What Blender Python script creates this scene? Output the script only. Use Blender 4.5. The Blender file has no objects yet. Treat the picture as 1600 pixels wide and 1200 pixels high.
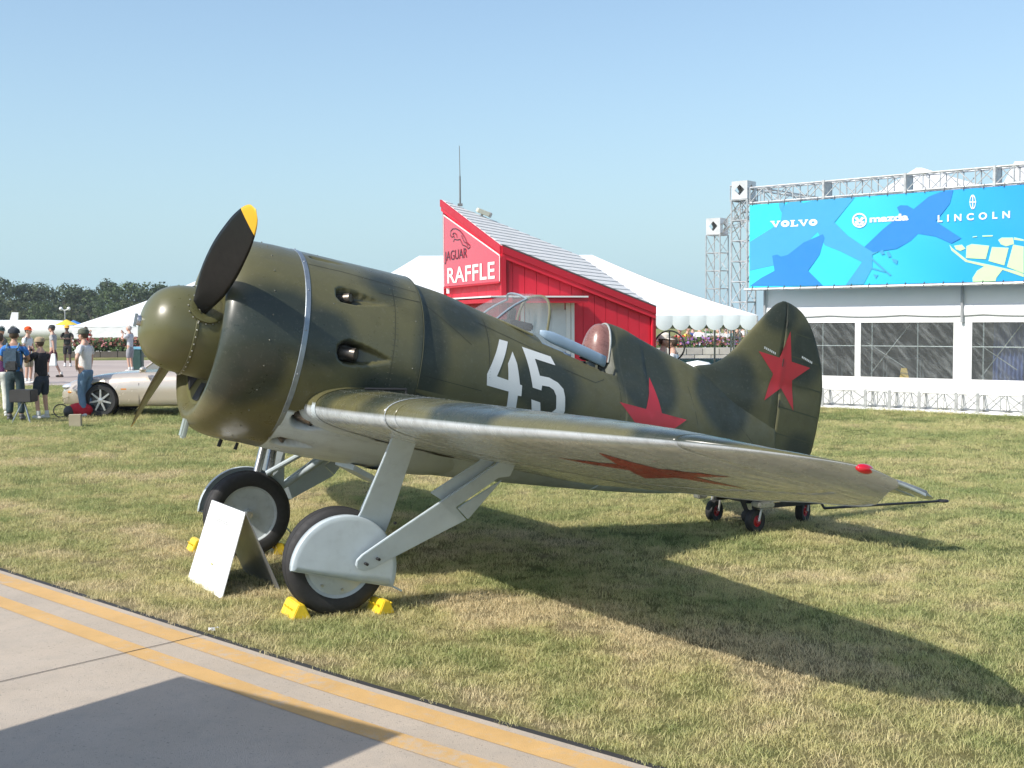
import bpy, bmesh, math, random
import numpy as np
from mathutils import Vector, Matrix, noise as mnoise
random.seed(7); np.random.seed(7)
R = math.radians
scene = bpy.context.scene
COL = scene.collection

# ------------------------------------------------------------------ camera
FPX, PITCH, ROLL, CAMH = 1876.14, R(2.9825), R(-0.3174), 1.8972
_r = Vector((1, 0, 0)); _f = Vector((0, math.cos(PITCH), -math.sin(PITCH))); _u = Vector((0, math.sin(PITCH), math.cos(PITCH)))
CR = _r*math.cos(ROLL) + _u*math.sin(ROLL); CU = -_r*math.sin(ROLL) + _u*math.cos(ROLL)
cam_d = bpy.data.cameras.new('camera'); cam = bpy.data.objects.new('camera', cam_d); COL.objects.link(cam)
cam_d.sensor_width = 36; cam_d.lens = 36*FPX/1600; cam_d.clip_start = .1; cam_d.clip_end = 6000
cam.matrix_world = Matrix(((CR.x, CU.x, -_f.x, 0), (CR.y, CU.y, -_f.y, 0), (CR.z, CU.z, -_f.z, CAMH), (0, 0, 0, 1)))
scene.camera = cam
# ------------------------------------------------------------------ light
SUN_EL, SUN_AZ = R(43), R(38)          # light travels towards (cos az, sin az)
world = bpy.data.worlds.new('World'); scene.world = world; world.use_nodes = True
wn = world.node_tree; wn.nodes.clear()
sky = wn.nodes.new('ShaderNodeTexSky'); sky.sky_type = 'NISHITA'; sky.sun_disc = False
sky.sun_elevation = SUN_EL
sd = Vector((-math.cos(SUN_AZ), -math.sin(SUN_AZ)))            # towards the sun
sky.sun_rotation = math.atan2(sd.x, sd.y)
sky.altitude = 200; sky.air_density = 1.1; sky.dust_density = 1.6; sky.ozone_density = 2.6
bg = wn.nodes.new('ShaderNodeBackground'); bg.inputs[1].default_value = .15
wo = wn.nodes.new('ShaderNodeOutputWorld')
# low summer haze: the same pale blue-grey veil all round the horizon, thinning with elevation
wg = wn.nodes.new('ShaderNodeTexCoord'); wsx = wn.nodes.new('ShaderNodeSeparateXYZ'); wn.links.new(wg.outputs['Generated'], wsx.inputs[0])
wab = wn.nodes.new('ShaderNodeMath'); wab.operation = 'MAXIMUM'; wab.inputs[1].default_value = 0; wn.links.new(wsx.outputs[2], wab.inputs[0])
wml = wn.nodes.new('ShaderNodeMath'); wml.operation = 'MULTIPLY'; wml.inputs[1].default_value = -5.5; wn.links.new(wab.outputs[0], wml.inputs[0])
wex = wn.nodes.new('ShaderNodeMath'); wex.operation = 'EXPONENT'; wn.links.new(wml.outputs[0], wex.inputs[0])
wmx = wn.nodes.new('ShaderNodeMix'); wmx.data_type = 'RGBA'; wn.links.new(wex.outputs[0], wmx.inputs[0]); wn.links.new(sky.outputs[0], wmx.inputs[6]); wmx.inputs[7].default_value = (2.55, 3.85, 4.5, 1)
wn.links.new(wmx.outputs[2], bg.inputs[0]); wn.links.new(bg.outputs[0], wo.inputs[0])
sun_d = bpy.data.lights.new('sun', 'SUN'); sun_d.energy = 4.1; sun_d.angle = R(.53); sun_d.color = (1, .95, .87)
sun = bpy.data.objects.new('sun', sun_d); COL.objects.link(sun)
sdir = Vector((math.cos(SUN_AZ)*math.cos(SUN_EL), math.sin(SUN_AZ)*math.cos(SUN_EL), -math.sin(SUN_EL)))
sun.rotation_euler = sdir.to_track_quat('-Z', 'Y').to_euler(); sun.location = (-20, -12, 25)
scene.view_settings.view_transform = 'Standard'; scene.view_settings.look = 'None'
scene.view_settings.exposure = 0.34; scene.view_settings.gamma = 1; scene.view_settings.use_curve_mapping = False

# ------------------------------------------------------------------ pixel helpers (real positions from the photograph)
def ray(x, y):
    return (CR*((x-800)/FPX) + CU*((600-y)/FPX) + _f)
EYE = Vector((0, 0, CAMH))
def at(x, y, Y):
    v = ray(x, y); return EYE + v*(Y/v.y)
def gnd(x, y, z=0.):
    v = ray(x, y); return EYE + v*((z-CAMH)/v.z)
def onplane(x, y, P, N):
    v = ray(x, y); return EYE + v*((Vector(P)-EYE).dot(N)/v.dot(N))

# ------------------------------------------------------------------ materials
class NT:
    def __init__(s, name):
        s.m = bpy.data.materials.new(name); s.m.use_nodes = True; s.t = s.m.node_tree; s.t.nodes.clear()
        s.out = s.n('ShaderNodeOutputMaterial'); s.b = s.n('ShaderNodeBsdfPrincipled'); s.l(s.b.outputs[0], s.out.inputs[0])
    def n(s, t, **k):
        x = s.t.nodes.new(t)
        for a, b in k.items(): setattr(x, a, b)
        return x
    def l(s, a, b): s.t.links.new(a, b)
    def coord(s, kind='Object'):
        if kind == 'Position': return s.n('ShaderNodeNewGeometry').outputs['Position']
        return s.n('ShaderNodeTexCoord').outputs[kind]
    def noise(s, scale, detail=4, rough=.55, kind='Object', stretch=None, vec=None):
        v = vec or s.coord(kind)
        if stretch:
            mp = s.n('ShaderNodeMapping'); mp.inputs['Scale'].default_value = stretch; s.l(v, mp.inputs[0]); v = mp.outputs[0]
        t = s.n('ShaderNodeTexNoise'); t.inputs['Scale'].default_value = scale; t.inputs['Detail'].default_value = detail
        t.inputs['Roughness'].default_value = rough; s.l(v, t.inputs['Vector']); return t.outputs['Fac']
    def ramp(s, fac, stops):
        r = s.n('ShaderNodeValToRGB'); e = r.color_ramp.elements
        while len(e) < len(stops): e.new(.5)
        for i, (p, c) in enumerate(stops):
            e[i].position = p; e[i].color = (*c, 1) if len(c) == 3 else c
        s.l(fac, r.inputs[0]); return r.outputs[0]
    def mix(s, fac, a, b, mode='MIX'):
        m = s.n('ShaderNodeMix', data_type='RGBA', blend_type=mode)
        for sock, v in ((m.inputs[0], fac), (m.inputs[6], a), (m.inputs[7], b)):
            if hasattr(v, 'links') or hasattr(v, 'is_linked'): s.l(v, sock)
            elif isinstance(v, (int, float)): sock.default_value = v
            else: sock.default_value = (*v, 1)
        return m.outputs[2]
    def rng(s, fac, a, b, c, d):
        m = s.n('ShaderNodeMapRange'); s.l(fac, m.inputs[0])
        for i, v in enumerate((a, b, c, d)): m.inputs[i+1].default_value = v
        return m.outputs[0]
    def bump(s, h, dist, strength=1):
        b = s.n('ShaderNodeBump'); b.inputs['Distance'].default_value = dist; b.inputs['Strength'].default_value = strength
        s.l(h, b.inputs['Height']); s.l(b.outputs[0], s.b.inputs['Normal'])

def sc3(c, k): return tuple(min(1, x*k) for x in c)
MC = {}
def paint(name, rgb, rough=.45, var=.12, scale=3., metal=0., bump=0., bscale=60., coat=0., dirt=0., kind='Object', spec=.5):
    if name in MC: return MC[name]
    t = NT(name)
    n1 = t.noise(scale, 5, .6, kind)
    c = t.ramp(n1, [(.3, sc3(rgb, 1-var)), (.7, sc3(rgb, 1+var))])
    if dirt:
        n2 = t.noise(scale*2.3, 6, .7, kind)
        c = t.mix(t.rng(n2, .52, .75, 0, dirt), c, sc3(rgb, .45))
    t.l(c, t.b.inputs['Base Color'])
    t.l(t.rng(t.noise(scale*4, 4, .6, kind), .3, .7, max(.02, rough*.8), min(1, rough*1.2)), t.b.inputs['Roughness'])
    t.b.inputs['Metallic'].default_value = metal; t.b.inputs['Coat Weight'].default_value = coat
    t.b.inputs['Specular IOR Level'].default_value = spec
    if bump: t.bump(t.noise(bscale, 4, .6, kind), bump)
    MC[name] = t.m; return t.m
def attr_paint(name, rough=.35, coat=.0, bump=.0006, streak=.14):
    t = NT(name); a = t.n('ShaderNodeAttribute', attribute_name='Col'); t.l(t.rng(a.outputs['Alpha'], 0, 1, .22, 0), t.b.inputs['Metallic'])
    n = t.noise(6, 6, .65); n3 = t.noise(45, 3, .6)
    c = t.mix(1., a.outputs['Color'], t.ramp(n, [(.25, (.80, .80, .80)), (.5, (1, 1, 1)), (.75, (1.0, 1.0, 1.0))]), 'MULTIPLY')
    c = t.mix(t.rng(n3, .58, .72, 0, .12), c, (.32, .30, .24))
    c = t.mix(t.rng(t.noise(120, 2, .5), .72, .75, 0, .3), c, (.26, .26, .22))
    if streak:
        n4 = t.noise(5, 5, .6, stretch=(.25, 3, 3))
        c = t.mix(t.rng(n4, .5, .72, 0, streak), c, (.09, .08, .06))
    t.l(c, t.b.inputs['Base Color'])
    t.l(t.rng(t.noise(9, 5, .6), .3, .7, rough*.75, rough*1.3), t.b.inputs['Roughness'])
    t.b.inputs['Coat Weight'].default_value = coat; t.b.inputs['Coat Roughness'].default_value = .12
    t.bump(t.noise(2.6, 2, .5), bump*14)
    return t.m
def glass(name, rgb=(.9, .95, .95), alpha=.25, rough=.05, streak=0.):
    t = NT(name)
    t.b.inputs['Base Color'].default_value = (*rgb, 1); t.b.inputs['Roughness'].default_value = rough
    t.b.inputs['IOR'].default_value = 1.45; t.b.inputs['Specular IOR Level'].default_value = .8
    tr = t.n('ShaderNodeBsdfTransparent'); tr.inputs[0].default_value = (*sc3(rgb, 1.), 1)
    mx = t.n('ShaderNodeMixShader')
    if streak:
        nz = t.noise(1.6, 3, .6, stretch=(2.2, 2.2, 2.2)); 
        mp = t.n('ShaderNodeMapping'); mp.inputs['Rotation'].default_value = (0, R(38), 0); t.l(t.coord(), mp.inputs[0])
        nz2 = t.noise(1.3, 4, .65, stretch=(9, 3, .8), vec=mp.outputs[0])
        t.bump(nz2, .03)
        t.l(t.rng(nz2, .45, .75, alpha, min(1, alpha+streak)), mx.inputs[0])
    else: mx.inputs[0].default_value = alpha
    t.l(tr.outputs[0], mx.inputs[1]); t.l(t.b.outputs[0], mx.inputs[2]); t.l(mx.outputs[0], t.out.inputs[0])
    return t.m

# ------------------------------------------------------------------ mesh helpers
def link(name, me, mat=None, parent=None, smooth=False):
    o = bpy.data.objects.new(name, me); COL.objects.link(o)
    if mat is not None:
        for m in (mat if isinstance(mat, (list, tuple)) else [mat]): me.materials.append(m)
    if parent: o.parent = parent
    if smooth: me.polygons.foreach_set('use_smooth', [True]*len(me.polygons))
    return o
def mesh(name, verts, faces, mat=None, parent=None, smooth=False, mi=None):
    me = bpy.data.meshes.new(name); me.from_pydata([tuple(v) for v in verts], [], faces); me.update()
    if mi: me.polygons.foreach_set('material_index', mi)
    return link(name, me, mat, parent, smooth)
def tag(o, label=None, cat=None, group=None, kind=None):
    if label: o['label'] = label
    if cat: o['category'] = cat
    if group: o['group'] = group
    if kind: o['kind'] = kind
    return o
def empty(name, label, cat, loc=(0, 0, 0), rot=None, group=None):
    o = bpy.data.objects.new(name, None); COL.objects.link(o); o.location = loc; o.empty_display_size = .2
    if isinstance(rot, Matrix): o.rotation_euler = rot.to_euler()
    elif rot is not None: o.rotation_euler = (0, 0, rot)
    return tag(o, label, cat, group)
class MB:
    """collects simple solids into ONE mesh"""
    def __init__(s): s.v = []; s.f = []; s.m = []; s.k = 0
    def add(s, vs, fs):
        b = len(s.v); s.v += [Vector(v) for v in vs]; s.f += [tuple(b+i for i in f) for f in fs]; s.m += [s.k]*len(fs); return s
    def box(s, c, d, M=None):
        c = Vector(c); vs = [Vector((x*d[0]/2, y*d[1]/2, z*d[2]/2)) for x in (-1, 1) for y in (-1, 1) for z in (-1, 1)]
        if M is not None: vs = [M @ v for v in vs]
        return s.add([c+v for v in vs], [(0, 1, 3, 2), (4, 6, 7, 5), (0, 4, 5, 1), (2, 3, 7, 6), (0, 2, 6, 4), (1, 5, 7, 3)])
    def hexa(s, p): # 8 points bottom 4 ccw, top 4 ccw
        return s.add(p, [(3, 2, 1, 0), (4, 5, 6, 7), (0, 1, 5, 4), (1, 2, 6, 5), (2, 3, 7, 6), (3, 0, 4, 7)])
    def tube(s, a, b, r, r2=None, n=8, caps=True):
        a = Vector(a); b = Vector(b); r2 = r if r2 is None else r2
        d = (b-a); 
        if d.length < 1e-6: return s
        q = d.to_track_quat('Z', 'Y').to_matrix(); vs = []
        for P, rr in ((a, r), (b, r2)):
            for i in range(n):
                t = 2*math.pi*i/n; vs.append(P + q @ Vector((rr*math.cos(t), rr*math.sin(t), 0)))
        fs = [(i, (i+1) % n, n+(i+1) % n, n+i) for i in range(n)]
        if caps: fs += [tuple(range(n-1, -1, -1)), tuple(range(n, 2*n))]
        return s.add(vs, fs)
    def path(s, pts, r, n=8):
        for i, (a, b) in enumerate(zip(pts, pts[1:])): s.tube(a, b, r, n=n)
        return s
    def lathe(s, prof, origin=(0, 0, 0), M=None, n=32, close=False):
        """prof: (r, z) about local z"""
        o = Vector(origin); vs = []
        for r, z in prof:
            for i in range(n):
                t = 2*math.pi*i/n; v = Vector((r*math.cos(t), r*math.sin(t), z)); vs.append(o + (M @ v if M is not None else v))
        fs = []
        m = len(prof); rng_ = range(m) if close else range(m-1)
        for j in rng_:
            k = (j+1) % m
            for i in range(n): fs.append((j*n+i, j*n+(i+1) % n, k*n+(i+1) % n, k*n+i))
        return s.add(vs, fs)
    def prism(s, poly, d):
        """poly: 3-D points of a planar polygon, d: thickness vector"""
        n = len(poly); d = Vector(d); p = [Vector(q) for q in poly]
        return s.add(p + [q+d for q in p], [tuple(range(n-1, -1, -1)), tuple(range(n, 2*n))] + [(i, (i+1) % n, n+(i+1) % n, n+i) for i in range(n)])
    def sphere(s, c, r, n=12, m=8, sc=(1, 1, 1)):
        c = Vector(c); vs = []; fs = []
        for j in range(m+1):
            ph = math.pi*j/m
            for i in range(n):
                t = 2*math.pi*i/n; vs.append(c + Vector((r*sc[0]*math.sin(ph)*math.cos(t), r*sc[1]*math.sin(ph)*math.sin(t), r*sc[2]*math.cos(ph))))
        for j in range(m):
            for i in range(n): fs.append((j*n+i, (j+1)*n+i, (j+1)*n+(i+1) % n, j*n+(i+1) % n))
        return s.add(vs, fs)
    def build(s, name, mat=None, parent=None, smooth=False, bevel=0., fix=True):
        me = bpy.data.meshes.new(name); me.from_pydata([tuple(v) for v in s.v], [], s.f); me.update()
        me.polygons.foreach_set('material_index', s.m)
        bm = bmesh.new(); bm.from_mesh(me)
        bmesh.ops.remove_doubles(bm, verts=bm.verts, dist=1e-5)
        if fix: bmesh.ops.recalc_face_normals(bm, faces=bm.faces)
        if bevel:
            es = [e for e in bm.edges if len(e.link_faces) == 2 and e.calc_face_angle(0) > .5]
            bmesh.ops.bevel(bm, geom=es, offset=bevel, segments=2, affect='EDGES', clamp_overlap=True)
        bm.to_mesh(me); bm.free()
        o = link(name, me, mat, parent, False)
        if smooth: autosmooth(me, smooth if isinstance(smooth, float) else 35)
        return o
def autosmooth(me, deg=35):
    me.polygons.foreach_set('use_smooth', [True]*len(me.polygons))
    bm = bmesh.new(); bm.from_mesh(me)
    for e in bm.edges: e.smooth = not (len(e.link_faces) == 2 and e.calc_face_angle(0) > R(deg))
    bm.to_mesh(me); bm.free()
def grid(name, P, mat=None, parent=None, closeu=False, closev=False, smooth=True, colors=None, capends=False):
    """P[i][j] array (ni,nj,3)"""
    P = np.asarray(P, float); ni, nj = P.shape[:2]
    fs = []
    for i in range(ni if closeu else ni-1):
        k = (i+1) % ni
        for j in range(nj if closev else nj-1):
            l = (j+1) % nj; fs.append((i*nj+j, i*nj+l, k*nj+l, k*nj+j))
    if capends: fs += [tuple(range(nj-1, -1, -1)), tuple(range((ni-1)*nj, ni*nj))]
    me = bpy.data.meshes.new(name); me.from_pydata(P.reshape(-1, 3).tolist(), [], fs); me.update()
    bm = bmesh.new(); bm.from_mesh(me)
    if colors is None: bmesh.ops.remove_doubles(bm, verts=bm.verts, dist=1e-6)
    bmesh.ops.recalc_face_normals(bm, faces=bm.faces); bm.to_mesh(me); bm.free()
    if colors is not None:
        a = me.color_attributes.new('Col', 'FLOAT_COLOR', 'POINT')
        cc = np.asarray(colors, float); c = np.ones((ni*nj, 4), np.float32); c[:, :cc.shape[-1]] = cc.reshape(-1, cc.shape[-1]); a.data.foreach_set('color', c.ravel())
    return link(name, me, mat, parent, smooth)
def text_obj(body, name, mat, parent, O, X, Y, size, depth=.004, bold=0., spacing=1., wscale=1., align='LEFT', shear=0.):
    cu = bpy.data.curves.new(name, 'FONT'); cu.body = body; cu.size = size; cu.extrude = depth; cu.offset = bold
    cu.space_character = spacing; cu.align_x = align; cu.shear = shear; cu.resolution_u = 4
    tmp = bpy.data.objects.new('tmp', cu); COL.objects.link(tmp)
    dg = bpy.context.evaluated_depsgraph_get(); dg.update()
    me = bpy.data.meshes.new_from_object(tmp.evaluated_get(dg)); bpy.data.objects.remove(tmp); bpy.data.curves.remove(cu)
    X = Vector(X).normalized(); Y = Vector(Y).normalized(); N = X.cross(Y)
    O = Vector(O)
    for v in me.vertices: v.co = O + X*v.co.x*wscale + Y*v.co.y + N*v.co.z
    me.name = name; me.materials.clear()
    return link(name, me, mat, parent)
def copy_tree(o, parent=None, label=None, group=None):
    c = o.copy(); COL.objects.link(c); c.parent = parent
    if label: c['label'] = label
    if group: c['group'] = group
    for ch in list(o.children): copy_tree(ch, c)
    return c
def fill_poly(poly2, f3, name, mat, parent, cuts=None, thick=None, two=False):
    """poly2: 2-D outline -> triangulated, cut on a grid, mapped by f3(x,y)"""
    bm = bmesh.new(); vs = [bm.verts.new((x, y, 0)) for x, y in poly2]; bm.faces.new(vs)
    bmesh.ops.triangulate(bm, faces=bm.faces)
    if cuts:
        xs = [p[0] for p in poly2]; ys = [p[1] for p in poly2]
        for ax, lo, hi in ((0, min(xs), max(xs)), (1, min(ys), max(ys))):
            x = lo + cuts
            while x < hi:
                co = (x, 0, 0) if ax == 0 else (0, x, 0); no = (1, 0, 0) if ax == 0 else (0, 1, 0)
                bmesh.ops.bisect_plane(bm, geom=bm.verts[:]+bm.edges[:]+bm.faces[:], plane_co=co, plane_no=no); x += cuts
    for v in bm.verts: v.co = Vector(f3(v.co.x, v.co.y))
    me = bpy.data.meshes.new(name); bm.to_mesh(me); bm.free()
    return link(name, me, mat, parent, bool(cuts))
def star_pts(cx, cy, r, rot=0., k=.382):
    return [(cx + (r if i % 2 == 0 else r*k)*math.cos(R(90)+rot+i*math.pi/5), cy + (r if i % 2 == 0 else r*k)*math.sin(R(90)+rot+i*math.pi/5)) for i in range(10)]
def mono(xs, ys):
    """monotone cubic interpolation"""
    xs = np.array(xs, float); ys = np.array(ys, float); h = np.diff(xs); d = np.diff(ys)/h
    m = np.zeros(len(xs)); m[0] = d[0]; m[-1] = d[-1]
    for i in range(1, len(xs)-1):
        if d[i-1]*d[i] > 0: m[i] = 2*d[i-1]*d[i]/(d[i-1]+d[i])
    def f(x):
        x = np.clip(np.asarray(x, float), xs[0], xs[-1]); i = np.clip(np.searchsorted(xs, x)-1, 0, len(xs)-2)
        t = (x-xs[i])/h[i]; return ((1+2*t)*(1-t)**2*ys[i] + t*(1-t)**2*h[i]*m[i] + t*t*(3-2*t)*ys[i+1] + t*t*(t-1)*h[i]*m[i+1])
    return f
# ================================================================== GROUND
EDGE = [(-13.6, 18.4), (-9.2, 14.2), (-6.5, 11.63), (-3.98, 9.25), (-3.05, 8.369), (-2.44, 7.79), (-1.888, 7.267), (-1.48, 6.885), (-.861, 6.31), (-.425, 5.925), (-.009, 5.565), (.643, 5.0), (1.6, 4.17), (2.6, 3.3), (4.4, 1.72), (6.5, -.15)]
def offs(pl, d):
    """polyline moved sideways to the concrete side"""
    out = []
    for i in range(len(pl)):
        a = Vector(pl[max(0, i-1)]); b = Vector(pl[min(len(pl)-1, i+1)]); t = (b-a).normalized(); n = Vector((-t.y, t.x))
        if n.y > 0: n = -n
        out.append(Vector(pl[i]) + n*d)
    return out
def smooth_pl(pl, n=8):
    pts = [Vector(p) for p in pl]; out = []
    for i in range(len(pts)-1):
        p0 = pts[max(0, i-1)]; p1 = pts[i]; p2 = pts[i+1]; p3 = pts[min(len(pts)-1, i+2)]
        for k in range(n):
            t = k/n; out.append(.5*((2*p1)+(p2-p0)*t+(2*p0-5*p1+4*p2-p3)*t*t+(-p0+3*p1-3*p2+p3)*t**3))
    out.append(pts[-1]); return [tuple(p) for p in out]
EDGE = smooth_pl(EDGE, 4)
def strip(name, pl, d0, d1, z, mat, label=None):
    a = offs(pl, d0); b = offs(pl, d1); vs = [(p.x, p.y, z) for p in a]+[(p.x, p.y, z) for p in b]; n = len(a)
    return mesh(name, vs, [(i, i+1, n+i+1, n+i) for i in range(n-1)], mat)
def earth_colors(t):
    """dry and green patches, shared by the soil sheet and the blades"""
    p = t.coord('Position')
    big = t.noise(.55, 4, .6, vec=p); mid = t.noise(2.4, 4, .6, vec=p); sep = t.n('ShaderNodeSeparateXYZ'); t.l(p, sep.inputs[0])
    # mown lawn turns greener with distance from the taxiway
    far = t.rng(sep.outputs[1], 7., 20., 0., .16)
    a = t.n('ShaderNodeMath', operation='ADD'); t.l(t.rng(big, .25, .75, 0, 1), a.inputs[0]); t.l(t.rng(mid, .25, .75, -.28, .28), a.inputs[1])
    b = t.n('ShaderNodeMath', operation='ADD'); t.l(a.outputs[0], b.inputs[0]); t.l(far, b.inputs[1])
    # dry wheel tracks worn into the lawn, running along the taxiway
    dt = t.n('ShaderNodeVectorMath', operation='DOT_PRODUCT'); t.l(p, dt.inputs[0]); dt.inputs[1].default_value = (.64, .76, 0); prev = b.outputs[0]
    wob = t.rng(t.noise(.9, 3, .6, vec=p), .2, .8, -.25, .25)
    for d0, w, k in ((5.95, .26, .34), (4.36, .10, .30), (8.1, .22, .14)):
        s1 = t.n('ShaderNodeMath', operation='ADD'); t.l(dt.outputs['Value'], s1.inputs[0]); s1.inputs[1].default_value = -d0
        s2 = t.n('ShaderNodeMath', operation='ADD'); t.l(s1.outputs[0], s2.inputs[0]); t.l(wob, s2.inputs[1])
        s3 = t.n('ShaderNodeMath', operation='ABSOLUTE'); t.l(s2.outputs[0], s3.inputs[0])
        s4 = t.n('ShaderNodeMath', operation='SUBTRACT'); t.l(prev, s4.inputs[0]); t.l(t.rng(s3.outputs[0], 0, w*2, k, 0), s4.inputs[1]); prev = s4.outputs[0]
    return prev
def mat_ground():
    t = NT('lawn_soil'); f = earth_colors(t); fine = t.noise(22, 5, .7, vec=t.coord('Position'))
    c = t.ramp(f, [(.18, (.46, .37, .21)), (.46, (.36, .325, .14)), (.70, (.26, .28, .10)), (.95, (.19, .23, .075))])
    c = t.mix(t.rng(fine, .3, .7, 0, .55), c, (.075, .085, .028)); t.l(c, t.b.inputs['Base Color'])
    t.b.inputs['Roughness'].default_value = 1; t.b.inputs['Specular IOR Level'].default_value = .1
    t.bump(t.noise(30, 6, .75, vec=t.coord('Position')), .06); return t.m
def mat_blade():
    t = NT('grass_blade'); f = earth_colors(t)
    hi = t.noise(60, 2, .5, vec=t.coord('Position'))
    c = t.ramp(f, [(.14, (.84, .70, .42)), (.44, (.68, .62, .29)), (.70, (.48, .50, .20)), (.95, (.32, .39, .14))])
    c = t.mix(t.rng(hi, .50, .7, 0, .75), c, (.64, .54, .32)); c = t.mix(t.rng(hi, .30, .46, .6, 0), c, (.10, .15, .045))
    t.l(c, t.b.inputs['Base Color']); t.b.inputs['Roughness'].default_value = .6
    t.b.inputs['Specular IOR Level'].default_value = .25
    tl = t.n('ShaderNodeBsdfTranslucent'); t.l(c, tl.inputs[0]); mx = t.n('ShaderNodeMixShader'); mx.inputs[0].default_value = .3
    t.l(t.b.outputs[0], mx.inputs[1]); t.l(tl.outputs[0], mx.inputs[2]); t.l(mx.outputs[0], t.out.inputs[0]); return t.m
M_SOIL, M_BLADE = mat_ground(), mat_blade()
S = 3000
tag(mesh('ground', [(-S, -S, 0), (S, -S, 0), (S, S, 0), (-S, S, 0)], [(0, 1, 2, 3)], M_SOIL), kind='structure')

def mat_concrete():
    t = NT('taxiway_concrete'); p = t.coord('Position')
    c = t.ramp(t.noise(1.1, 6, .65, vec=p), [(.3, (.44, .365, .28)), (.7, (.53, .445, .35))])
    c = t.mix(t.rng(t.noise(9, 6, .7, vec=p), .5, .72, 0, .30), c, (.30, .27, .235))
    c = t.mix(t.rng(t.noise(.45, 6, .75, vec=p), .5, .68, 0, .35), c, (.34, .31, .27))
    c = t.mix(t.rng(t.noise(190, 3, .7, vec=p), .42, .7, 0, .3), c, (.27, .245, .215))
    c = t.mix(t.rng(t.noise(70, 2, .5, vec=p), .64, .70, 0, .5), c, (.16, .145, .13))
    c = t.mix(t.rng(t.noise(.7, 5, .8, vec=p, stretch=(6, .6, 1)), .56, .72, 0, .18), c, (.25, .235, .215))
    t.l(c, t.b.inputs['Base Color']); t.b.inputs['Roughness'].default_value = .85
    t.bump(t.noise(160, 5, .7, vec=p), .004); return t.m
def mat_line(name='taxiway_paint', rgb=(.60, .37, .14)):
    t = NT(name); p = t.coord('Position')
    c = t.ramp(t.noise(3, 5, .65, vec=p), [(.3, sc3(rgb, .88)), (.7, sc3(rgb, 1.1))])
    w = t.noise(16, 8, .78, vec=p); w2 = t.noise(1.3, 4, .6, vec=p)
    ad = t.n('ShaderNodeMath', operation='ADD'); t.l(w, ad.inputs[0]); t.l(t.rng(w2, .3, .75, -.12, .17), ad.inputs[1])
    c = t.mix(t.rng(ad.outputs[0], .54, .72, 0, .8), c, (.46, .40, .33))
    c = t.mix(t.rng(t.noise(160, 3, .7, vec=p), .5, .7, 0, .35), c, (.34, .25, .14))
    t.l(c, t.b.inputs['Base Color']); t.b.inputs['Roughness'].default_value = .75; t.bump(t.noise(160, 5, .7, vec=p), .003); return t.m
M_CONC, M_LINE = mat_concrete(), mat_line()
tag(strip('taxiway', EDGE, .04, 14, .004, M_CONC), kind='structure')
tag(strip('taxiway_edge_joint', EDGE, -.004, .04, .003, paint('joint_tar', (.03, .03, .03), .8)), kind='structure')
tag(strip('taxiway_outer_line', EDGE, .095, .25, .0065, M_LINE), kind='structure')
tag(strip('taxiway_inner_line', EDGE, .425, .565, .0065, M_LINE), kind='structure')
# slab joint
ja = Vector((-1.86, 7.23)); jd = (Vector((-2.72, 6.27))-ja).normalized(); jn = Vector((-jd.y, jd.x))*.004
vs = [ja+jn, ja-jn, ja+jd*9-jn, ja+jd*9+jn]
tag(mesh('slab_joint', [(v.x, v.y, .0085) for v in vs], [(0, 1, 2, 3)], MC['joint_tar']), kind='structure')
ja2 = Vector((2.35, 3.3)); vs = [ja2+jn, ja2-jn, ja2+jd*9-jn, ja2+jd*9+jn]
tag(mesh('slab_joint', [(v.x, v.y, .0085) for v in vs], [(0, 1, 2, 3)], MC['joint_tar']), kind='structure')
# tufts of dead grass and grit lying along the joint edge, litter
# far paved road crossing behind the car
def mat_road():
    t = NT('far_road'); p = t.coord('Position')
    c = t.ramp(t.noise(.35, 5, .6, vec=p, stretch=(.3, 1, 1)), [(.3, (.35, .285, .25)), (.7, (.44, .37, .325))]); t.l(c, t.b.inputs['Base Color'])
    t.b.inputs['Roughness'].default_value = .9; return t.m
tag(mesh('road', [(-90, 37, .006), (14, 37, .006), (14, 62, .006), (-90, 62, .006)], [(0, 1, 2, 3)], mat_road()), kind='structure')

# ------------------------------------------------------------------ grass blades
gcol = bpy.data.collections.new('grass_tufts')
def tuft(n, w, h, spread, seed, lean=.5):
    rs = random.Random(seed); vs = []; fs = []
    for i in range(n):
        a = rs.uniform(0, 6.283); d = spread*math.sqrt(rs.random()); x, y = d*math.cos(a), d*math.sin(a)
        th = rs.uniform(0, 6.283); hh = h*rs.uniform(.45, 1.15); ww = w*rs.uniform(.6, 1.2); ln = rs.uniform(.1, lean)*hh
        la = rs.uniform(0, 6.283); dx, dy = math.cos(th)*ww/2, math.sin(th)*ww/2; lx, ly = math.cos(la)*ln, math.sin(la)*ln
        b = len(vs)
        vs += [(x-dx, y-dy, 0), (x+dx, y+dy, 0), (x-dx*.7+lx*.35, y-dy*.7+ly*.35, hh*.6), (x+dx*.7+lx*.35, y+dy*.7+ly*.35, hh*.6), (x+lx, y+ly, hh*.97)]
        fs += [(b, b+1, b+3, b+2), (b+2, b+3, b+4)]
    me = bpy.data.meshes.new('tuft'); me.from_pydata(vs, [], fs); me.materials.append(M_BLADE)
    o = bpy.data.objects.new('tuft', me); gcol.objects.link(o)
for k in range(4): tuft(36, .0036, .031, .075, k, 1.6)
for k in range(3): tuft(28, .0034, .044, .085, 10+k, 1.8)
tuft(10, .0045, .085, .07, 20, .8)
pts, rots, scs, ids = [], [], [], []
rs = np.random.RandomState(5)
ea = np.array([(p[0], p[1]) for p in EDGE])
def edge_y(x): return np.interp(x, ea[:, 0], ea[:, 1])
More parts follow.
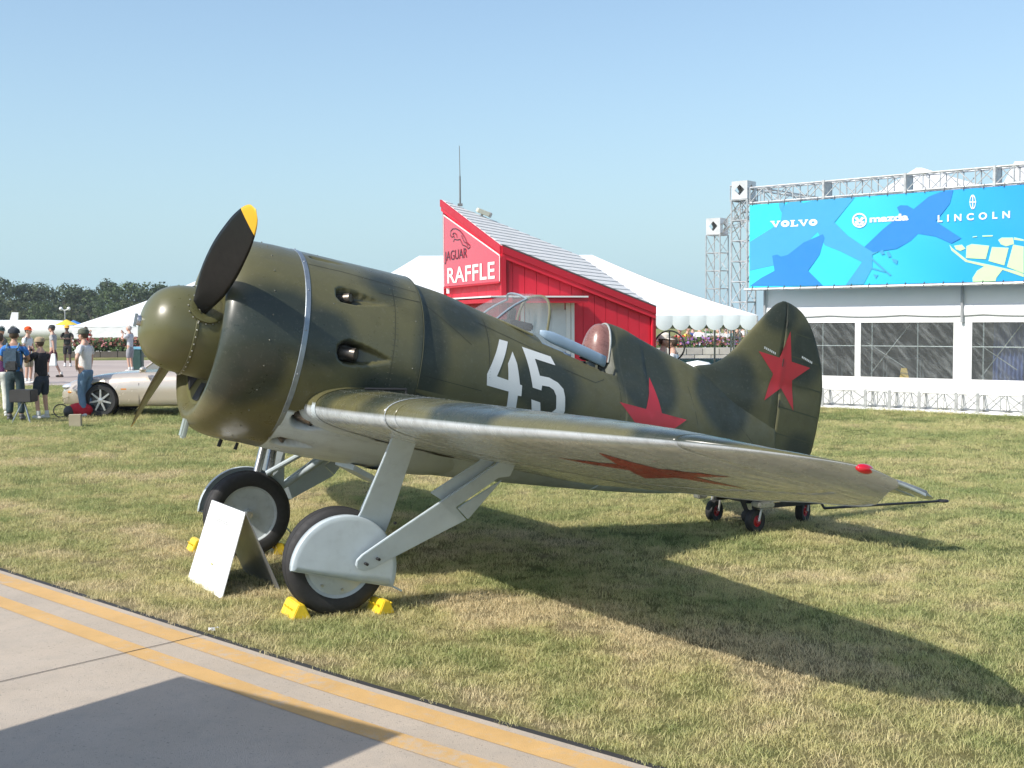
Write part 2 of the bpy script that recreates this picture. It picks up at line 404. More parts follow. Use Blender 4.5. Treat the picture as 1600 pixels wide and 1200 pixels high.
def band(y0, y1, dens, smin, smax, wide=.47, margin=.8):
    A = (y1**2-y0**2)*wide + 2*margin*(y1-y0); n = int(A*dens)
    Y = np.sqrt(rs.uniform(y0**2, y1**2, n)); X = rs.uniform(-1, 1, n)*(Y*wide+margin)
    ok = Y > edge_y(X)+.03-.06*rs.rand(n)**3; X, Y = X[ok], Y[ok]; n = len(X)
    for x, y in zip(X, Y):
        pts.append((x, y, 0)); rots.append((rs.uniform(-.15, .15), rs.uniform(-.15, .15), rs.uniform(0, 6.28)))
        scs.append(rs.uniform(smin, smax)); r = rs.rand(); ids.append(int(r*4) if r < .62 else (4+int((r-.62)*3/.345) if r < .965 else 7))
band(3.9, 9, 300, .6, 1.05); band(9, 14, 190, .65, 1.2); band(14, 22, 85, .9, 1.5); band(22, 37, 26, 1.1, 1.9)
gm = bpy.data.meshes.new('grass'); gm.from_pydata(pts, [], [])
for nm, ty, dat, key in (('rot', 'FLOAT_VECTOR', np.array(rots), 'vector'), ('scl', 'FLOAT', np.array(scs), 'value'), ('idx', 'INT', np.array(np.minimum(ids, 7)), 'value')):
    a = gm.attributes.new(nm, ty, 'POINT'); a.data.foreach_set(key, dat.ravel())
go = link('grass', gm); tag(go, 'short mown lawn grass with dry straw patches', 'grass', kind='stuff')
ng = bpy.data.node_groups.new('grass_nodes', 'GeometryNodeTree')
ng.interface.new_socket('Geometry', in_out='INPUT', socket_type='NodeSocketGeometry'); ng.interface.new_socket('Geometry', in_out='OUTPUT', socket_type='NodeSocketGeometry')
gi = ng.nodes.new('NodeGroupInput'); gout = ng.nodes.new('NodeGroupOutput'); iop = ng.nodes.new('GeometryNodeInstanceOnPoints')
ci = ng.nodes.new('GeometryNodeCollectionInfo'); ci.inputs['Collection'].default_value = gcol; ci.inputs['Separate Children'].default_value = True; ci.inputs['Reset Children'].default_value = True
def named(nm, ty):
    x = ng.nodes.new('GeometryNodeInputNamedAttribute'); x.data_type = ty; x.inputs[0].default_value = nm; return x.outputs['Attribute']
e2r = ng.nodes.new('FunctionNodeEulerToRotation'); ng.links.new(named('rot', 'FLOAT_VECTOR'), e2r.inputs[0])
ng.links.new(gi.outputs[0], iop.inputs['Points']); ng.links.new(ci.outputs[0], iop.inputs['Instance']); iop.inputs['Pick Instance'].default_value = True
ng.links.new(named('idx', 'INT'), iop.inputs['Instance Index']); ng.links.new(e2r.outputs[0], iop.inputs['Rotation']); ng.links.new(named('scl', 'FLOAT'), iop.inputs['Scale'])
ng.links.new(iop.outputs[0], gout.inputs[0])
# ================================================================== AIRCRAFT
YAW, PA, ZC = R(27.5418), R(11.7902), 1.7058
AO = Vector((-1.6562, 8.7204, 0))
aft = Vector((math.cos(YAW)*math.cos(PA), math.sin(YAW)*math.cos(PA), -math.sin(PA)))
stb = Vector((-math.sin(YAW), math.cos(YAW), 0)); upv = aft.cross(stb)
AM = Matrix((aft, stb, upv)).transposed()
plane = empty('fighter_aircraft', 'stubby olive and dark green fighter with white 45 and red stars on the lawn', 'aircraft', AO, AM)
CO = AM.transposed() @ Vector((0, 0, ZC))
def V(s, t, u): return Vector((s, -t, u)) + CO          # s aft, t to port, u up from the thrust line
def VA(s, t, u):
    s, t, u = np.broadcast_arrays(np.asarray(s, float), t, u)
    return np.stack([s+CO.x, -t+CO.y, u+CO.z], -1)
OLIVE = np.array((.116, .108, .047)); DARK = np.array((.034, .041, .027)); BLUE = np.array((.57, .65, .69)); SOOT = np.array((.012, .011, .010)); SILVB = np.array((.58, .63, .66))
def nz(s, t, u, f, o=0.):
    return mnoise.noise(Vector((s*f+o, t*f, u*f)))
def camo(s, t, u, blobs, split=None, soft=.05, rnd=True):
    """painted camouflage: sprayed dark green clouds over olive, pale blue below split"""
    w1 = nz(s, t, u, 2.2, 3)*.22 + nz(s, t, u, 5., 9)*.08
    m = 0.
    for (a, b, ra, rb) in blobs:
        d = math.hypot((s-a)/ra, (u-b)/rb) + w1
        m = max(m, min(1, max(0, (1-d)/(soft/min(ra, rb))*.5+.5)))
    c = OLIVE*(1-m)+DARK*m
    c = c*(1+.10*nz(s, t, u, 1.3, 20))
    if split is not None:
        k = min(1, max(0, (split(s)-u)/.012)); c = c*(1-k)+BLUE*k
    return c
P_BLOBS = [(-.33, .16, .36, .25), (-.45, -.17, .28, .30), (.02, .10, .26, .21), (.60, -.16, .27, .15), (.50, .57, .15, .11), (.86, .20, .13, .42), (1.14, .47, .24, .13), (1.92, .08, .33, .22), (2.95, .34, .36, .33), (2.5, .66, .2, .1), (3.88, .30, .30, .34), (3.45, -.35, .35, .2), (2.4, -.4, .3, .2)]
FIN_BLOBS = [(4.43, 1.19, .20, .17), (4.82, .86, .22, .27), (3.93, .40, .36, .36), (4.9, .0, .2, .15)]
S_BLOBS = [(-.2, .3, .3, .3), (.5, -.1, .3, .3), (1.2, .3, .3, .25), (2., -.1, .4, .25), (2.9, .2, .4, .3), (4, .2, .4, .3)]
M_AIR = attr_paint('aircraft_paint', .33, .16)
M_FUS = attr_paint('fuselage_paint', .52, .0)
M_BLU = paint('pale_blue_paint', tuple(BLUE*.84), .42, .07, 5, bump=.0004, bscale=30, dirt=.25)
M_RED = paint('star_red', (.52, .025, .035), .38, .08, 4)
M_WHT = paint('number_white', (.74, .74, .70), .5, .05, 6)
M_BLK = paint('matt_black', (.012, .012, .013), .6)
M_STEEL = paint('bare_steel', (.42, .43, .44), .3, .1, 8, metal=.9)
M_RUB = paint('tyre_rubber', (.028, .027, .027), .72, .2, 8, bump=.0006, bscale=90)
M_OLV = paint('olive_gloss', (.112, .108, .044), .33, .12, 3, coat=.12)
M_SEAM = paint('panel_seam', (.03, .03, .022), .7)
# ---- fuselage shape tables
fT = mono([-.2, .78, .82, 1.1, 1.4, 1.7, 2.0, 2.65, 3.0, 3.6, 4.0, 4.5, 4.9], [.715, .70, .685, .655, .60, .55, .50, .40, .385, .34, .28, .2, .12])
fF = mono([2.6, 2.66, 2.8, 3.0, 3.3, 3.58, 3.75, 4.0, 4.6], [.40, .735, .722, .67, .60, .545, .50, .40, .2])
fB = mono([-.2, .5, 1.15, 2.05, 3.3, 4.03, 4.5, 4.9], [-.735, -.75, -.74, -.70, -.61, -.49, -.34, -.2])
fW = mono([-.2, .7, .82, 1.1, 1.4, 2.0, 2.65, 3.0, 3.6, 4.0, 4.5, 4.9], [.72, .715, .695, .67, .63, .56, .47, .41, .30, .215, .12, .05])
fC = mono([-.2, .8, 2.0, 3.3, 4.5], [0, -.01, -.06, -.12, -.10])
def fus(s, th):
    c = fC(s); w = fW(s); st, ct = np.sin(th), np.cos(th)
    t = w*st; u = np.where(ct >= 0, c+(fT(s)-c)*ct, c+(c-fB(s))*ct)
    bump_ = np.where(s > 2.6, np.maximum(0, fF(s)-fT(s))*np.exp(-(t/(.15+.02*(s < 3)))**2*1.0), 0)
    return t, u + np.where(ct > 0, bump_, 0)
def fus_t(s, u):
    """half width of the body at height u"""
    c = float(fC(s)); w = float(fW(s)); h = (float(fT(s))-c) if u > c else (c-float(fB(s)))
    if s > 2.6 and u > c:
        T, F = float(fT(s)), float(fF(s)); tt = w
        while tt > 0 and c+(T-c)*math.sqrt(max(0, 1-(tt/w)**2))+max(0, F-T)*math.exp(-(tt/(.17 if s < 3 else .15))**2) < u: tt -= .003
        return max(0, tt)
    q = (u-c)/h; return w*math.sqrt(max(0, 1-q*q))
ss = np.concatenate([np.arange(.76, 1.9, .02), np.arange(1.9, 2.72, .01), np.arange(2.72, 4.58, .02)]); th = np.linspace(0, 2*math.pi, 200, endpoint=False)
SG, TG = np.meshgrid(ss, th, indexing='ij'); t_, u_ = fus(SG, TG)
# cockpit well
def sill_u(s): return np.interp(s, [1.9, 2.55], [.54, .40])
inside = (SG > 1.93) & (SG < 2.655) & (np.abs(t_) < .29) & (np.cos(TG) > 0)
u_ = np.where(inside, np.minimum(u_, np.where(np.abs(t_) < .25, -.15, .2)), u_)
blue_split = lambda s: -.455 - .02*s
cols = np.array([[camo(SG[i, j], t_[i, j], u_[i, j], P_BLOBS if t_[i, j] > 0 else S_BLOBS, blue_split) for j in range(SG.shape[1])] for i in range(SG.shape[0])])
cols[inside] = (.10, .13, .14)
grid('fuselage', VA(SG, t_, u_), M_FUS, plane, closev=True, colors=cols, capends=True)
# ---- cowling
prof = [(-.555, .50), (-.595, .535), (-.612, .575), (-.605, .615), (-.57, .655), (-.50, .690), (-.40, .709), (-.28, .7165), (-.2, .718)]
prof = smooth_pl(prof, 4)
ps = np.array([p[0] for p in prof]+list(np.arange(-.185, .781, .012))); pr = np.array([p[1] for p in prof]+[.718]*len(np.arange(-.185, .781, .012)))
th = np.linspace(0, 2*math.pi, 360, endpoint=False)
SG, TG = np.meshgrid(ps, th, indexing='ij'); RG = np.meshgrid(pr, th, indexing='ij')[0]
dp = np.clip((SG+.2)/.5, 0, 1)
t_ = RG*np.sin(TG); u_ = np.where(np.cos(TG) > 0, RG*np.cos(TG), (RG+.032*dp)*np.cos(TG))
HOLES = [(.115, .43, .42, .07), (.155, .035, .42, .082), (-.02, -.475, .36, .092), (-.06, -.655, .32, .062), (-.02, .665, .30, .035)]   # s of round end, u, length, radius
def hole_depth(s, t, u):
    best = 0.; soot = 0.
    for k, (s0, u0, L, r) in enumerate(HOLES):
        d_u = (u-u0)*(1/max(.35, abs(t)/.718)) if abs(u0) > .5 else (u-u0)/max(.5, abs(t)/.718)
        x = s-s0-r
        half = r*(1 if x < 0 else max(0, 1-(x/(L-r))**1.5)); 
        if x < 0: half = math.sqrt(max(0, r*r-x*x))
        e = half-abs(d_u)
        if e > 0 and x < L:
            q = min(1, e/.014); fl = 1 if x < .05 else max(.03, 1-(x-.05)/(L-r-.05))
            best = max(best, q*fl*(.085 if k < 4 else .02)); soot = max(soot, q*(1 if x < .05 else max(0, 1-(x-.05)/.12)) if k < 4 else 0)
        if x > -.05 and k < 4 and abs(d_u) < .09 and x < L+.5: soot = max(soot, .35*max(0, 1-abs(d_u)/.09)*max(0, 1-x/(L+.5))*(.6+.4*nz(s*.5, t, u, 14)))
    return best, soot
cols = np.zeros(SG.shape+(3,))
cowl_split = lambda s: (-.425-.05*s) if s > -.085 else -9
for i in range(SG.shape[0]):
    for j in range(SG.shape[1]):
        s, t, u = SG[i, j], t_[i, j], u_[i, j]
        c = camo(s, t, u, P_BLOBS if t > 0 else S_BLOBS, cowl_split)
        if s > -.1:
            d, so = hole_depth(s, abs(t), u)
            if d: t_[i, j] *= 1-d/.718; u_[i, j] *= 1-d/.718
            c = c*(1-so)+SOOT*so
        cols[i, j] = c
cowl = grid('cowling', VA(SG, t_, u_), M_AIR, plane, closev=True, colors=cols)
# rolled inner edge at the back of the cowling
mb = MB(); Mx = Matrix(((0, 0, 1), (1, 0, 0), (0, 1, 0)))     # lathe z -> local x
mb.lathe([(.7175, .779), (.719, .784), (.712, .786), (.66, .78)], V(0, 0, 0), Mx, 96); mb.build('cowling_edge', paint('cowl_edge', (.08, .08, .04), .4), plane, smooth=True)
# strap
mb = MB(); w = .019
mb.lathe([(.7185, -.085-w), (.7225, -.085-w+.003), (.7225, -.085+w-.003), (.7185, -.085+w)], V(0, 0, 0), Mx, 128)
strap = mb.build('cowling_strap', paint('strap_metal', (.30, .34, .37), .36, .2, 8, metal=.6), plane, smooth=True)
mb = MB()
for a in range(0, 360, 24):
    mb.sphere(V(-.085, .7235*math.sin(R(a+8)), .7235*math.cos(R(a+8))), .006, 6, 4)
tag(mb.build('strap_screws', M_STEEL, strap), kind='stuff')
mb = MB()
for sx in (-.32, .10, .72):
    for a in range(5, 360, 14):
        if sx > 0 and a % 28 != 5: continue
        mb.sphere(V(sx, .7165*math.sin(R(a)), .7165*math.cos(R(a))), .0055, 6, 4)
tag(mb.build('cowling_fasteners', paint('fastener', (.2, .2, .16), .35, metal=.6), plane), kind='stuff')
# front plate between spinner and lip; black patches paint the shade in shutter openings
mb = MB(); mb.lathe([(.29, -.50), (.40, -.535), (.505, -.565), (.51, -.53)], V(0, 0, 0), Mx, 96)
fp = mb.build('cowling_front_plate', M_OLV, plane, smooth=True)
for k in range(9):
    a0 = R(40*k+9); vs = []
    for r, z in ((.345, -.5225), (.41, -.5455), (.475, -.5625)):
        for q in range(7): a = a0+R(22)*q/6*(1-.0*(r-.3)); vs.append(V(z, r*math.sin(a), r*math.cos(a)))
    mesh('shutter_shade', vs, [(i*7+j, i*7+j+1, i*7+j+8, i*7+j+7) for i in range(2) for j in range(6)], M_BLK, fp)
mb = MB(); mb.lathe([(.25, -.3), (.70, -.3)], V(0, 0, 0), Mx, 48); mb.build('engine_firewall', M_BLK, plane)
# exhaust stubs
for (s0, u0, L, r) in HOLES[:4]:
    for sg in (1, -1):
        t0 = math.sqrt(.718**2-u0**2); n = Vector((0, t0, u0)).normalized(); b = V(s0+r*.75, (t0-.10)*sg, u0-.10*n.z*.6); e = V(s0+r*1.75, (t0-.022)*sg, u0-.02*n.z)
        mb = MB(); mb.tube(b, e, r*.52, n=14, caps=False); mb.tube(b, e, r*.42, n=14, caps=True)
        mb.build('exhaust_pipe', paint('exhaust_metal', (.22, .19, .16), .4, .3, 20, metal=.8), plane, smooth=True, fix=False)
# cowl bottom intake lip
mb = MB()
mb.hexa([V(-.625, -.03, -.745), V(-.585, -.03, -.755), V(-.585, .05, -.755), V(-.625, .05, -.745), V(-.615, -.03, -.60), V(-.575, -.03, -.60), V(-.575, .05, -.60), V(-.615, .05, -.60)])
mb.build('oil_intake', paint('intake_metal', (.45, .5, .46), .35, metal=.4), plane, bevel=.012)
# belly exhaust / lower gill
mb = MB(); mb.hexa([V(.62, -.2, -.78), V(.86, -.2, -.86), V(.86, .2, -.86), V(.62, .2, -.78), V(.62, -.2, -.74), V(.86, -.2, -.82), V(.86, .2, -.82), V(.62, .2, -.74)]); mb.build('belly_gill', M_BLU, plane)
# ---- spinner
sp = [(-1.03, .001), (-1.028, .05), (-1.02, .10), (-1.0, .155), (-.965, .21), (-.92, .25), (-.87, .278), (-.81, .296), (-.75, .305), (-.70, .309), (-.55, .322), (-.475, .327), (-.47, .30)]
mb = MB(); mb.lathe([(r, s) for s, r in smooth_pl(sp[:11], 3)+sp[11:]], V(0, 0, 0), Mx, 72)
spin = mb.build('spinner', M_OLV, plane, smooth=True)
mb = MB()
mb.lathe([(.3115, -.72), (.3155, -.717), (.3155, -.700), (.3125, -.697)], V(0, 0, 0), Mx, 72)
mb.build('spinner_seam', M_OLV, spin, smooth=True)
mb = MB()
for a in range(0, 360, 9):
    mb.sphere(V(-.708, .3165*math.sin(R(a)), .3165*math.cos(R(a))), .0055, 6, 4)
    if a % 18 == 0: mb.sphere(V(-.492, .3265*math.sin(R(a)), .3265*math.cos(R(a))), .0055, 6, 4)
tag(mb.build('spinner_rivets', paint('rivet_bright', (.55, .55, .5), .3, metal=.7), spin), kind='stuff')
mb = MB(); mb.lathe([(.001, -1.055), (.03, -1.055), (.036, -1.045), (.036, -1.02), (.02, -1.0)], V(0, 0, 0), Mx, 20); mb.box(V(-1.06, 0, 0), (.02, .012, .09)); mb.build('starter_dog', M_STEEL, spin, smooth=True)
# ---- propeller
PTH, PR = R(58.9), 1.456
M_PB = paint('blade_black', (.006, .006, .006), .4, .1, 4, spec=.25); M_PO = paint('blade_olive', (.12, .105, .055), .35, .12, 5); M_PY = paint('tip_yellow', (.75, .42, .02), .4)
prop = bpy.data.objects.new('propeller', None); COL.objects.link(prop); prop.parent = plane
def blade(th):
    er = Vector((0, -math.sin(th), math.cos(th))); ax = Vector((1, 0, 0))
    et = ax.cross(er)
    rs_ = np.linspace(.22, PR, 44)
    chord = mono([.22, .32, .45, .65, .9, 1.15, 1.3, 1.4, 1.44, 1.456], [.12, .135, .19, .265, .295, .27, .22, .15, .085, .012])
    tw = mono([.2, .5, 1., 1.46], [48, 40, 31, 24]); tk = mono([.2, .35, .6, 1.0, 1.456], [.055, .04, .026, .016, .005])
    V_, F_, MI = [], [], []; na = 12
    for r in rs_:
        c = float(chord(r)); b = R(float(tw(r))); h = float(tk(r)); sweep = -.015*math.sin(math.pi*(r-.2)/1.3)
        e = et*math.cos(b)*PSGN + ax*math.sin(b); n = er.cross(e).normalized()
        for q in range(2*na):
            if q <= na: x = -1+2*q/na; y = math.sqrt(max(0, 1-x*x))**.8*h*.5
            else: x = 1-2*(q-na)/na; y = -math.sqrt(max(0, 1-x*x))**.8*h*.5
            V_.append(V(-.705, 0, 0)+er*r+e*(x*c/2+sweep)+n*y)
    m = 2*na
    for i in range(len(rs_)-1):
        for q in range(m):
            F_.append((i*m+q, i*m+(q+1) % m, (i+1)*m+(q+1) % m, (i+1)*m+q))
            MI.append(2 if rs_[i] > PR-.165 else (0 if q < na else 1))
    F_.append(tuple(range((len(rs_)-1)*m, len(rs_)*m))); MI.append(2)
    return mesh('blade', V_, F_, [M_PO, M_PB, M_PY], prop, True, MI)
PSGN = 1
for k in (0, 1):
    bl = blade(PTH + math.pi*k)
for k in (0, 1):
    er = Vector((0, -math.sin(PTH+math.pi*k), math.cos(PTH+math.pi*k)))
    mb = MB(); q = er.to_track_quat('Z', 'Y').to_matrix()
    mb.lathe([(.105, .285), (.115, .30), (.118, .318), (.10, .322), (.07, .318), (.06, .30)], V(-.60-.06, 0, 0), q, 28)
    cuff = mb.build('blade_collar', M_OLV, spin, smooth=True)
    mb = MB()
    for i in range(16):
        a = i*math.pi/8; mb.sphere(V(-.66, 0, 0)+q@Vector((.124*math.cos(a), .124*math.sin(a), .305)), .0055, 6, 4)
    tag(mb.build('collar_rivets', MC['rivet_bright'], spin), kind='stuff')
# ---- wings
W_T = [.30, .62, .7, 1.35, 1.85, 2.5, 3.0, 3.5, 4.0, 4.3, 4.5, 4.65, 4.76, 4.82, 4.85]
W_LE = [.02, .03, .05, .08, .12, .17, .22, .28, .37, .47, .60, .78, .97, 1.08, 1.20]
W_TE = [2.45, 2.42, 2.38, 2.30, 2.20, 2.12, 2.06, 1.97, 1.84, 1.66, 1.49, 1.36, 1.28, 1.25, 1.215]
W_UL = [-.36, -.36, -.36, -.35, -.335, -.313, -.295, -.27, -.245, -.228, -.215, -.205, -.20, -.205, -.23]
W_UT = [-.60, -.59, -.585, -.545, -.515, -.48, -.45, -.405, -.375, -.35, -.325, -.30, -.275, -.26, -.238]
wle, wte, wul, wut = (mono(W_T, q) for q in (W_LE, W_TE, W_UL, W_UT))
wth = mono([.3, .7, 1.85, 3, 4, 4.5, 4.85], [.155, .15, .14, .125, .10, .075, .05])
def wsurf(t, x, side):
    """point on the wing at span t, chord fraction x, side +1 top / -1 bottom"""
    le, te, ul, ut, k = float(wle(t)), float(wte(t)), float(wul(t)), float(wut(t)), float(wth(t))
    c = te-le; y = 5*k*(.2969*math.sqrt(max(x, 0))-.126*x-.3516*x*x+.2843*x**3-.1036*x**4)*c
    y *= (1.18 if side > 0 else .84+.55*math.exp(-x/.05));
    if t > 1.9: y += .0010*math.cos(2*math.pi*t/.155)*min(1, x*9)*min(1, (1-x)*6)
    cam_ = .02*c*4*x*(1-x)
    return le+c*x, t, ul+(ut-ul)*x + cam_ + side*y
W_BLOBS = [(.25, .9, .25, .22), (.6, 1.6, .5, .3), (1.6, 1.2, .4, .5), (.4, 2.7, .4, .35), (1.3, 2.4, .5, .4), (.9, 3.6, .5, .35), (1.6, 4.1, .4, .3), (.5, 4.3, .3, .25)]
def wingpart(name, t0, t1, x0, x1, sg, nt=40, nx=22, endcap=True):
    ts = t0+(t1-t0)*(np.sin(np.linspace(0, math.pi/2, nt)) if t1 > 4.6 else np.linspace(0, 1, nt)); P = []; C = []
    xs = x0+(x1-x0)*((1-np.cos(np.linspace(0, math.pi, nx)))/2 if x0 == 0 and x1 == 1 else ((1-np.cos(np.linspace(0, math.pi/2, nx))) if x0 == 0 else np.linspace(0, 1, nx)))
    for t in ts:
        row = []; cr = []
        for side, seq in ((1, xs[::-1]), (-1, xs[1:] if x0 == 0 else xs)):
            for x in seq:
                s, tt, u = wsurf(t, x, side); row.append(tuple(V(s, tt*sg, u)))
                c = camo(s, 0, t, W_BLOBS) if side > 0 else SILVB*(.96+.08*nz(s, t, 0, 2))
                cr.append((*c, 1. if side > 0 else 0.))
        P.append(row); C.append(cr)
    return grid(name, P, M_WING, plane, closev=True, colors=C, capends=True)
M_WING = attr_paint('wing_paint', .26, .10, bump=.0002, streak=.25)
for sg in (1, -1):
    wingpart('centre_wing', .30, 1.845, 0, 1, sg, 30, 40)
    wingpart('outer_wing', 1.853, 1.99, 0, 1, sg, 6, 40)
    wingpart('wing_panel', 1.99, 4.30, 0, .765, sg, 130, 30)
    wingpart('aileron', 1.995, 4.295, .772, 1, sg, 120, 8)
    wingpart('wing_tip', 4.30, 4.85, 0, 1, sg, 22, 40)
    # seam strip at the panel joint
    mb = MB(); q0 = None
    for side in (1, -1):
        xs = np.linspace(0.0, 1, 40)**1.6
        for a, b in zip(xs, xs[1:]):
            pa = wsurf(1.849, a, side); pb = wsurf(1.849, b, side); k = .0018*side
            p = [V(pa[0], (1.84)*sg, pa[2]+k), V(pb[0], 1.84*sg, pb[2]+k), V(pb[0], 1.858*sg, pb[2]+k), V(pa[0], 1.858*sg, pa[2]+k)]
            mb.add(p, [(0, 1, 2, 3)])
    mb.build('joint_cover', paint('joint_cover', (.38, .42, .44), .4), plane)
    # rivet rows on the metal centre section
    mb = MB()
    for side in (1, -1):
        for tt_ in (.95, 1.25, 1.52, 1.74, 1.80):
            for x in np.arange(.015, .6, .017):
                p_ = wsurf(tt_, x, side); c_ = V(p_[0], tt_*sg, p_[2]+.0008*side); mb.add([c_+Vector((-.0035, 0, 0)), c_+Vector((0, -.0035, 0)), c_+Vector((.0035, 0, 0)), c_+Vector((0, .0035, 0)), c_+Vector((0, 0, .0022*side))], [(0, 1, 4), (1, 2, 4), (2, 3, 4), (3, 0, 4)])
        for x in (.06, .14, .30):
            for tt_ in np.arange(.8, 1.83, .035):
                p_ = wsurf(tt_, x, side); c_ = V(p_[0], tt_*sg, p_[2]+.0008*side); mb.add([c_+Vector((-.0035, 0, 0)), c_+Vector((0, -.0035, 0)), c_+Vector((.0035, 0, 0)), c_+Vector((0, .0035, 0)), c_+Vector((0, 0, .0022*side))], [(0, 1, 4), (1, 2, 4), (2, 3, 4), (3, 0, 4)])
    tag(mb.build('wing_rivets', paint('wing_rivet', (.40, .40, .34), .4, metal=.4), plane), kind='stuff')
    # navigation light on the tip
    s, t, u = wsurf(4.80, .03, 1); mb = MB(); mb.sphere(V(s+.03, (t-.005)*sg, u-.010), .028, 16, 10, (1.7, .9, .75))
    lens = paint('red_lens', (.55, .005, .02), .08, .05, coat=.8) if sg == 1 else paint('green_lens', (.01, .35, .1), .1, coat=.8)
    mb.build('navigation_light', lens, plane, smooth=80.)
    # underside star, in a darker red than the body stars
    def f3(x, y, sg=sg):
        # x: aft, y: span
        c = float(wte(y)-wle(y)); xx = (x-float(wle(y)))/c; s, t, u = wsurf(y, min(.99, max(.01, xx)), -1); return V(s, t*sg, u-.002)
    st = fill_poly([(1.08+(y-3.35)*-.0, 0) if False else (px_, py_) for px_, py_ in star_pts(1.02, 3.40, .54, R(180+90+12))], f3, 'wing_star', paint('star_red_dark', (.33, .035, .03), .3, .15, 5), plane, .06)
# wing root fillets at the leading edge
for sg in (1, -1):
    P = []
    for k in range(14):
        q = k/13; t = .52+.25*q; row = []
        for a in range(33):
            ang = math.pi*(a/32-.5)*1.25; x = .16*(1-math.cos(ang)) ; side = 1 if ang > 0 else -1
            s, tt, u = wsurf(.72, min(.99, x), side); grow = .035*(1-q)**2
            row.append(tuple(V(s-grow*math.cos(ang), t*sg, u+side*grow*abs(math.sin(ang))*.9+ (.0015*side))))
        P.append(row)
    cc = [[camo(.1, 0, .3, [], None) if a > 16 else BLUE for a in range(33)] for k in range(14)]
    grid('wing_root_fillet', P, M_AIR, plane, colors=cc)
# trailing fillets: sweep between body side and wing top
for sg in (1, -1):
    P = []; C = []
    for i, s in enumerate(np.linspace(.75, 2.9, 40)):
        q = (s-.75)/2.15; wx = .03+.20*q; row = []; cr = []
        xw = min(.97, (s-float(wle(.7)))/float(wte(.7)-wle(.7)))
        hu = .05+.20*q
        for a in range(12):
            ang = math.pi/2*a/11
            if s < 2.33: t0 = .60*1.0+wx; uw = wsurf(t0, xw, 1)[2]
            else: t0 = .60+wx*(1-(s-2.33)/.57)-.1*(s-2.33); uw = wsurf(.7, .97, 1)[2]+(s-2.33)*.3
            tf = fus_t(s, uw+hu)+.002
            row.append(tuple(V(s, sg*(tf+(t0-tf)*(1-math.sin(ang))), uw+.004+hu*(1-math.cos(ang))))); cr.append(camo(s, 0, .9+q, W_BLOBS))
        P.append(row); C.append(cr)
    grid('wing_fillet', P, M_FUS, plane, colors=C)
# pitot style rod and gun blister on the wing root
mb = MB(); a = wsurf(1.05, .10, 1); b = wsurf(1.12, .26, 1)
mb.tube(V(a[0]-.02, 1.05, a[2]+.012), V(b[0]-.12, 1.12, b[2]+.03), .009, n=8); mb.tube(V(b[0]-.12, 1.12, b[2]+.03), V(b[0]-.12, 1.12, b[2]-.03), .008)
mb.build('gun_sight_rod', M_BLK, plane)
# ---- tail
def airf(x): return (2.9690*np.sqrt(np.maximum(x, 0))-1.26*x-3.516*x*x+2.843*x**3-1.036*x**4)
fl = mono([-.35, .2, .42, .545, .60, .74, .88, 1.025, 1.18, 1.26, 1.30], [3.6, 3.6, 3.6, 3.62, 3.80, 3.98, 4.085, 4.195, 4.315, 4.39, 4.46])
fr = mono([-.35, -.2, .07, .23, .38, .53, .76, .94, 1.09, 1.20, 1.258, 1.29, 1.30], [4.85, 5.02, 5.087, 5.098, 5.10, 5.095, 5.044, 4.96, 4.863, 4.76, 4.671, 4.58, 4.52])
fk = mono([-.35, .3, .55, .8, 1.1, 1.3], [.105, .10, .062, .045, .034, .012])
def hinge(u): return 4.556-.052*(u+.1)/1.4
def tailpart(name, rud):
    us = np.linspace(-.33 if rud else .12, 1.295, 70); us = np.append(us, 1.3); P = []; C = []
    for u in us:
        le, te, k = float(fl(u)), float(fr(u)), float(fk(u)); h = hinge(u)
        a, b = (h+.006, te) if rud else (le, min(h-.006, te))
        if b-a < .004: b = a+.004
        xs = a+(b-a)*((1-np.cos(np.linspace(0, math.pi/2, 18))) if not rud else np.linspace(0, 1, 18)); row = []; cr = []
        for side, seq in ((1, xs[::-1]), (-1, xs)):
            for s in seq:
                q = (s-le)/(te-le); y = float(airf(q))*k*1.0
                row.append(tuple(V(s, side*max(y, .001), u))); cr.append(camo(s, 0, u, FIN_BLOBS))
        P.append(row); C.append(cr)
    return grid(name, P, M_FUS, plane, closev=True, colors=C, capends=True)
fin = tailpart('fin', False); rud = tailpart('rudder', True)
def tail_t(s, u):
    le, te = float(fl(u)), float(fr(u)); return float(airf((s-le)/(te-le)))*float(fk(u))
mb = MB()
for u in (-.02, .38, .75, 1.1):
    for sg in (1, -1):
        mb.tube(V(hinge(u)+.015, sg*(tail_t(hinge(u), u)+.001), u-.035), V(hinge(u-.0)+.015, sg*(tail_t(hinge(u), u)+.001), u+.035), .006)
tag(mb.build('rudder_hinges', M_SEAM, rud), kind='stuff')
# fabric ribs on the rudder (pressed tapes)
mb = MB()
for u in (.12, .36, .60, .84, 1.05):
    for sg in (1, -1):
        a, b = hinge(u)+.02, float(fr(u))-.02; N = 8
        for i in range(N):
            x0, x1 = a+(b-a)*i/N, a+(b-a)*(i+1)/N; z = -.05*(x0-a), -.05*(x1-a)
            p = [V(x0, sg*(tail_t(x0, u)+.0016), u-.012+z[0]), V(x1, sg*(tail_t(x1, u)+.0016), u-.012+z[1]), V(x1, sg*(tail_t(x1, u)+.0016), u+z[1]), V(x0, sg*(tail_t(x0, u)+.0016), u+z[0])]
            mb.add(p, [(0, 1, 2, 3)])
tag(mb.build('rib_tapes', paint('rib_tape', (.062, .066, .035), .5), rud), kind='stuff')
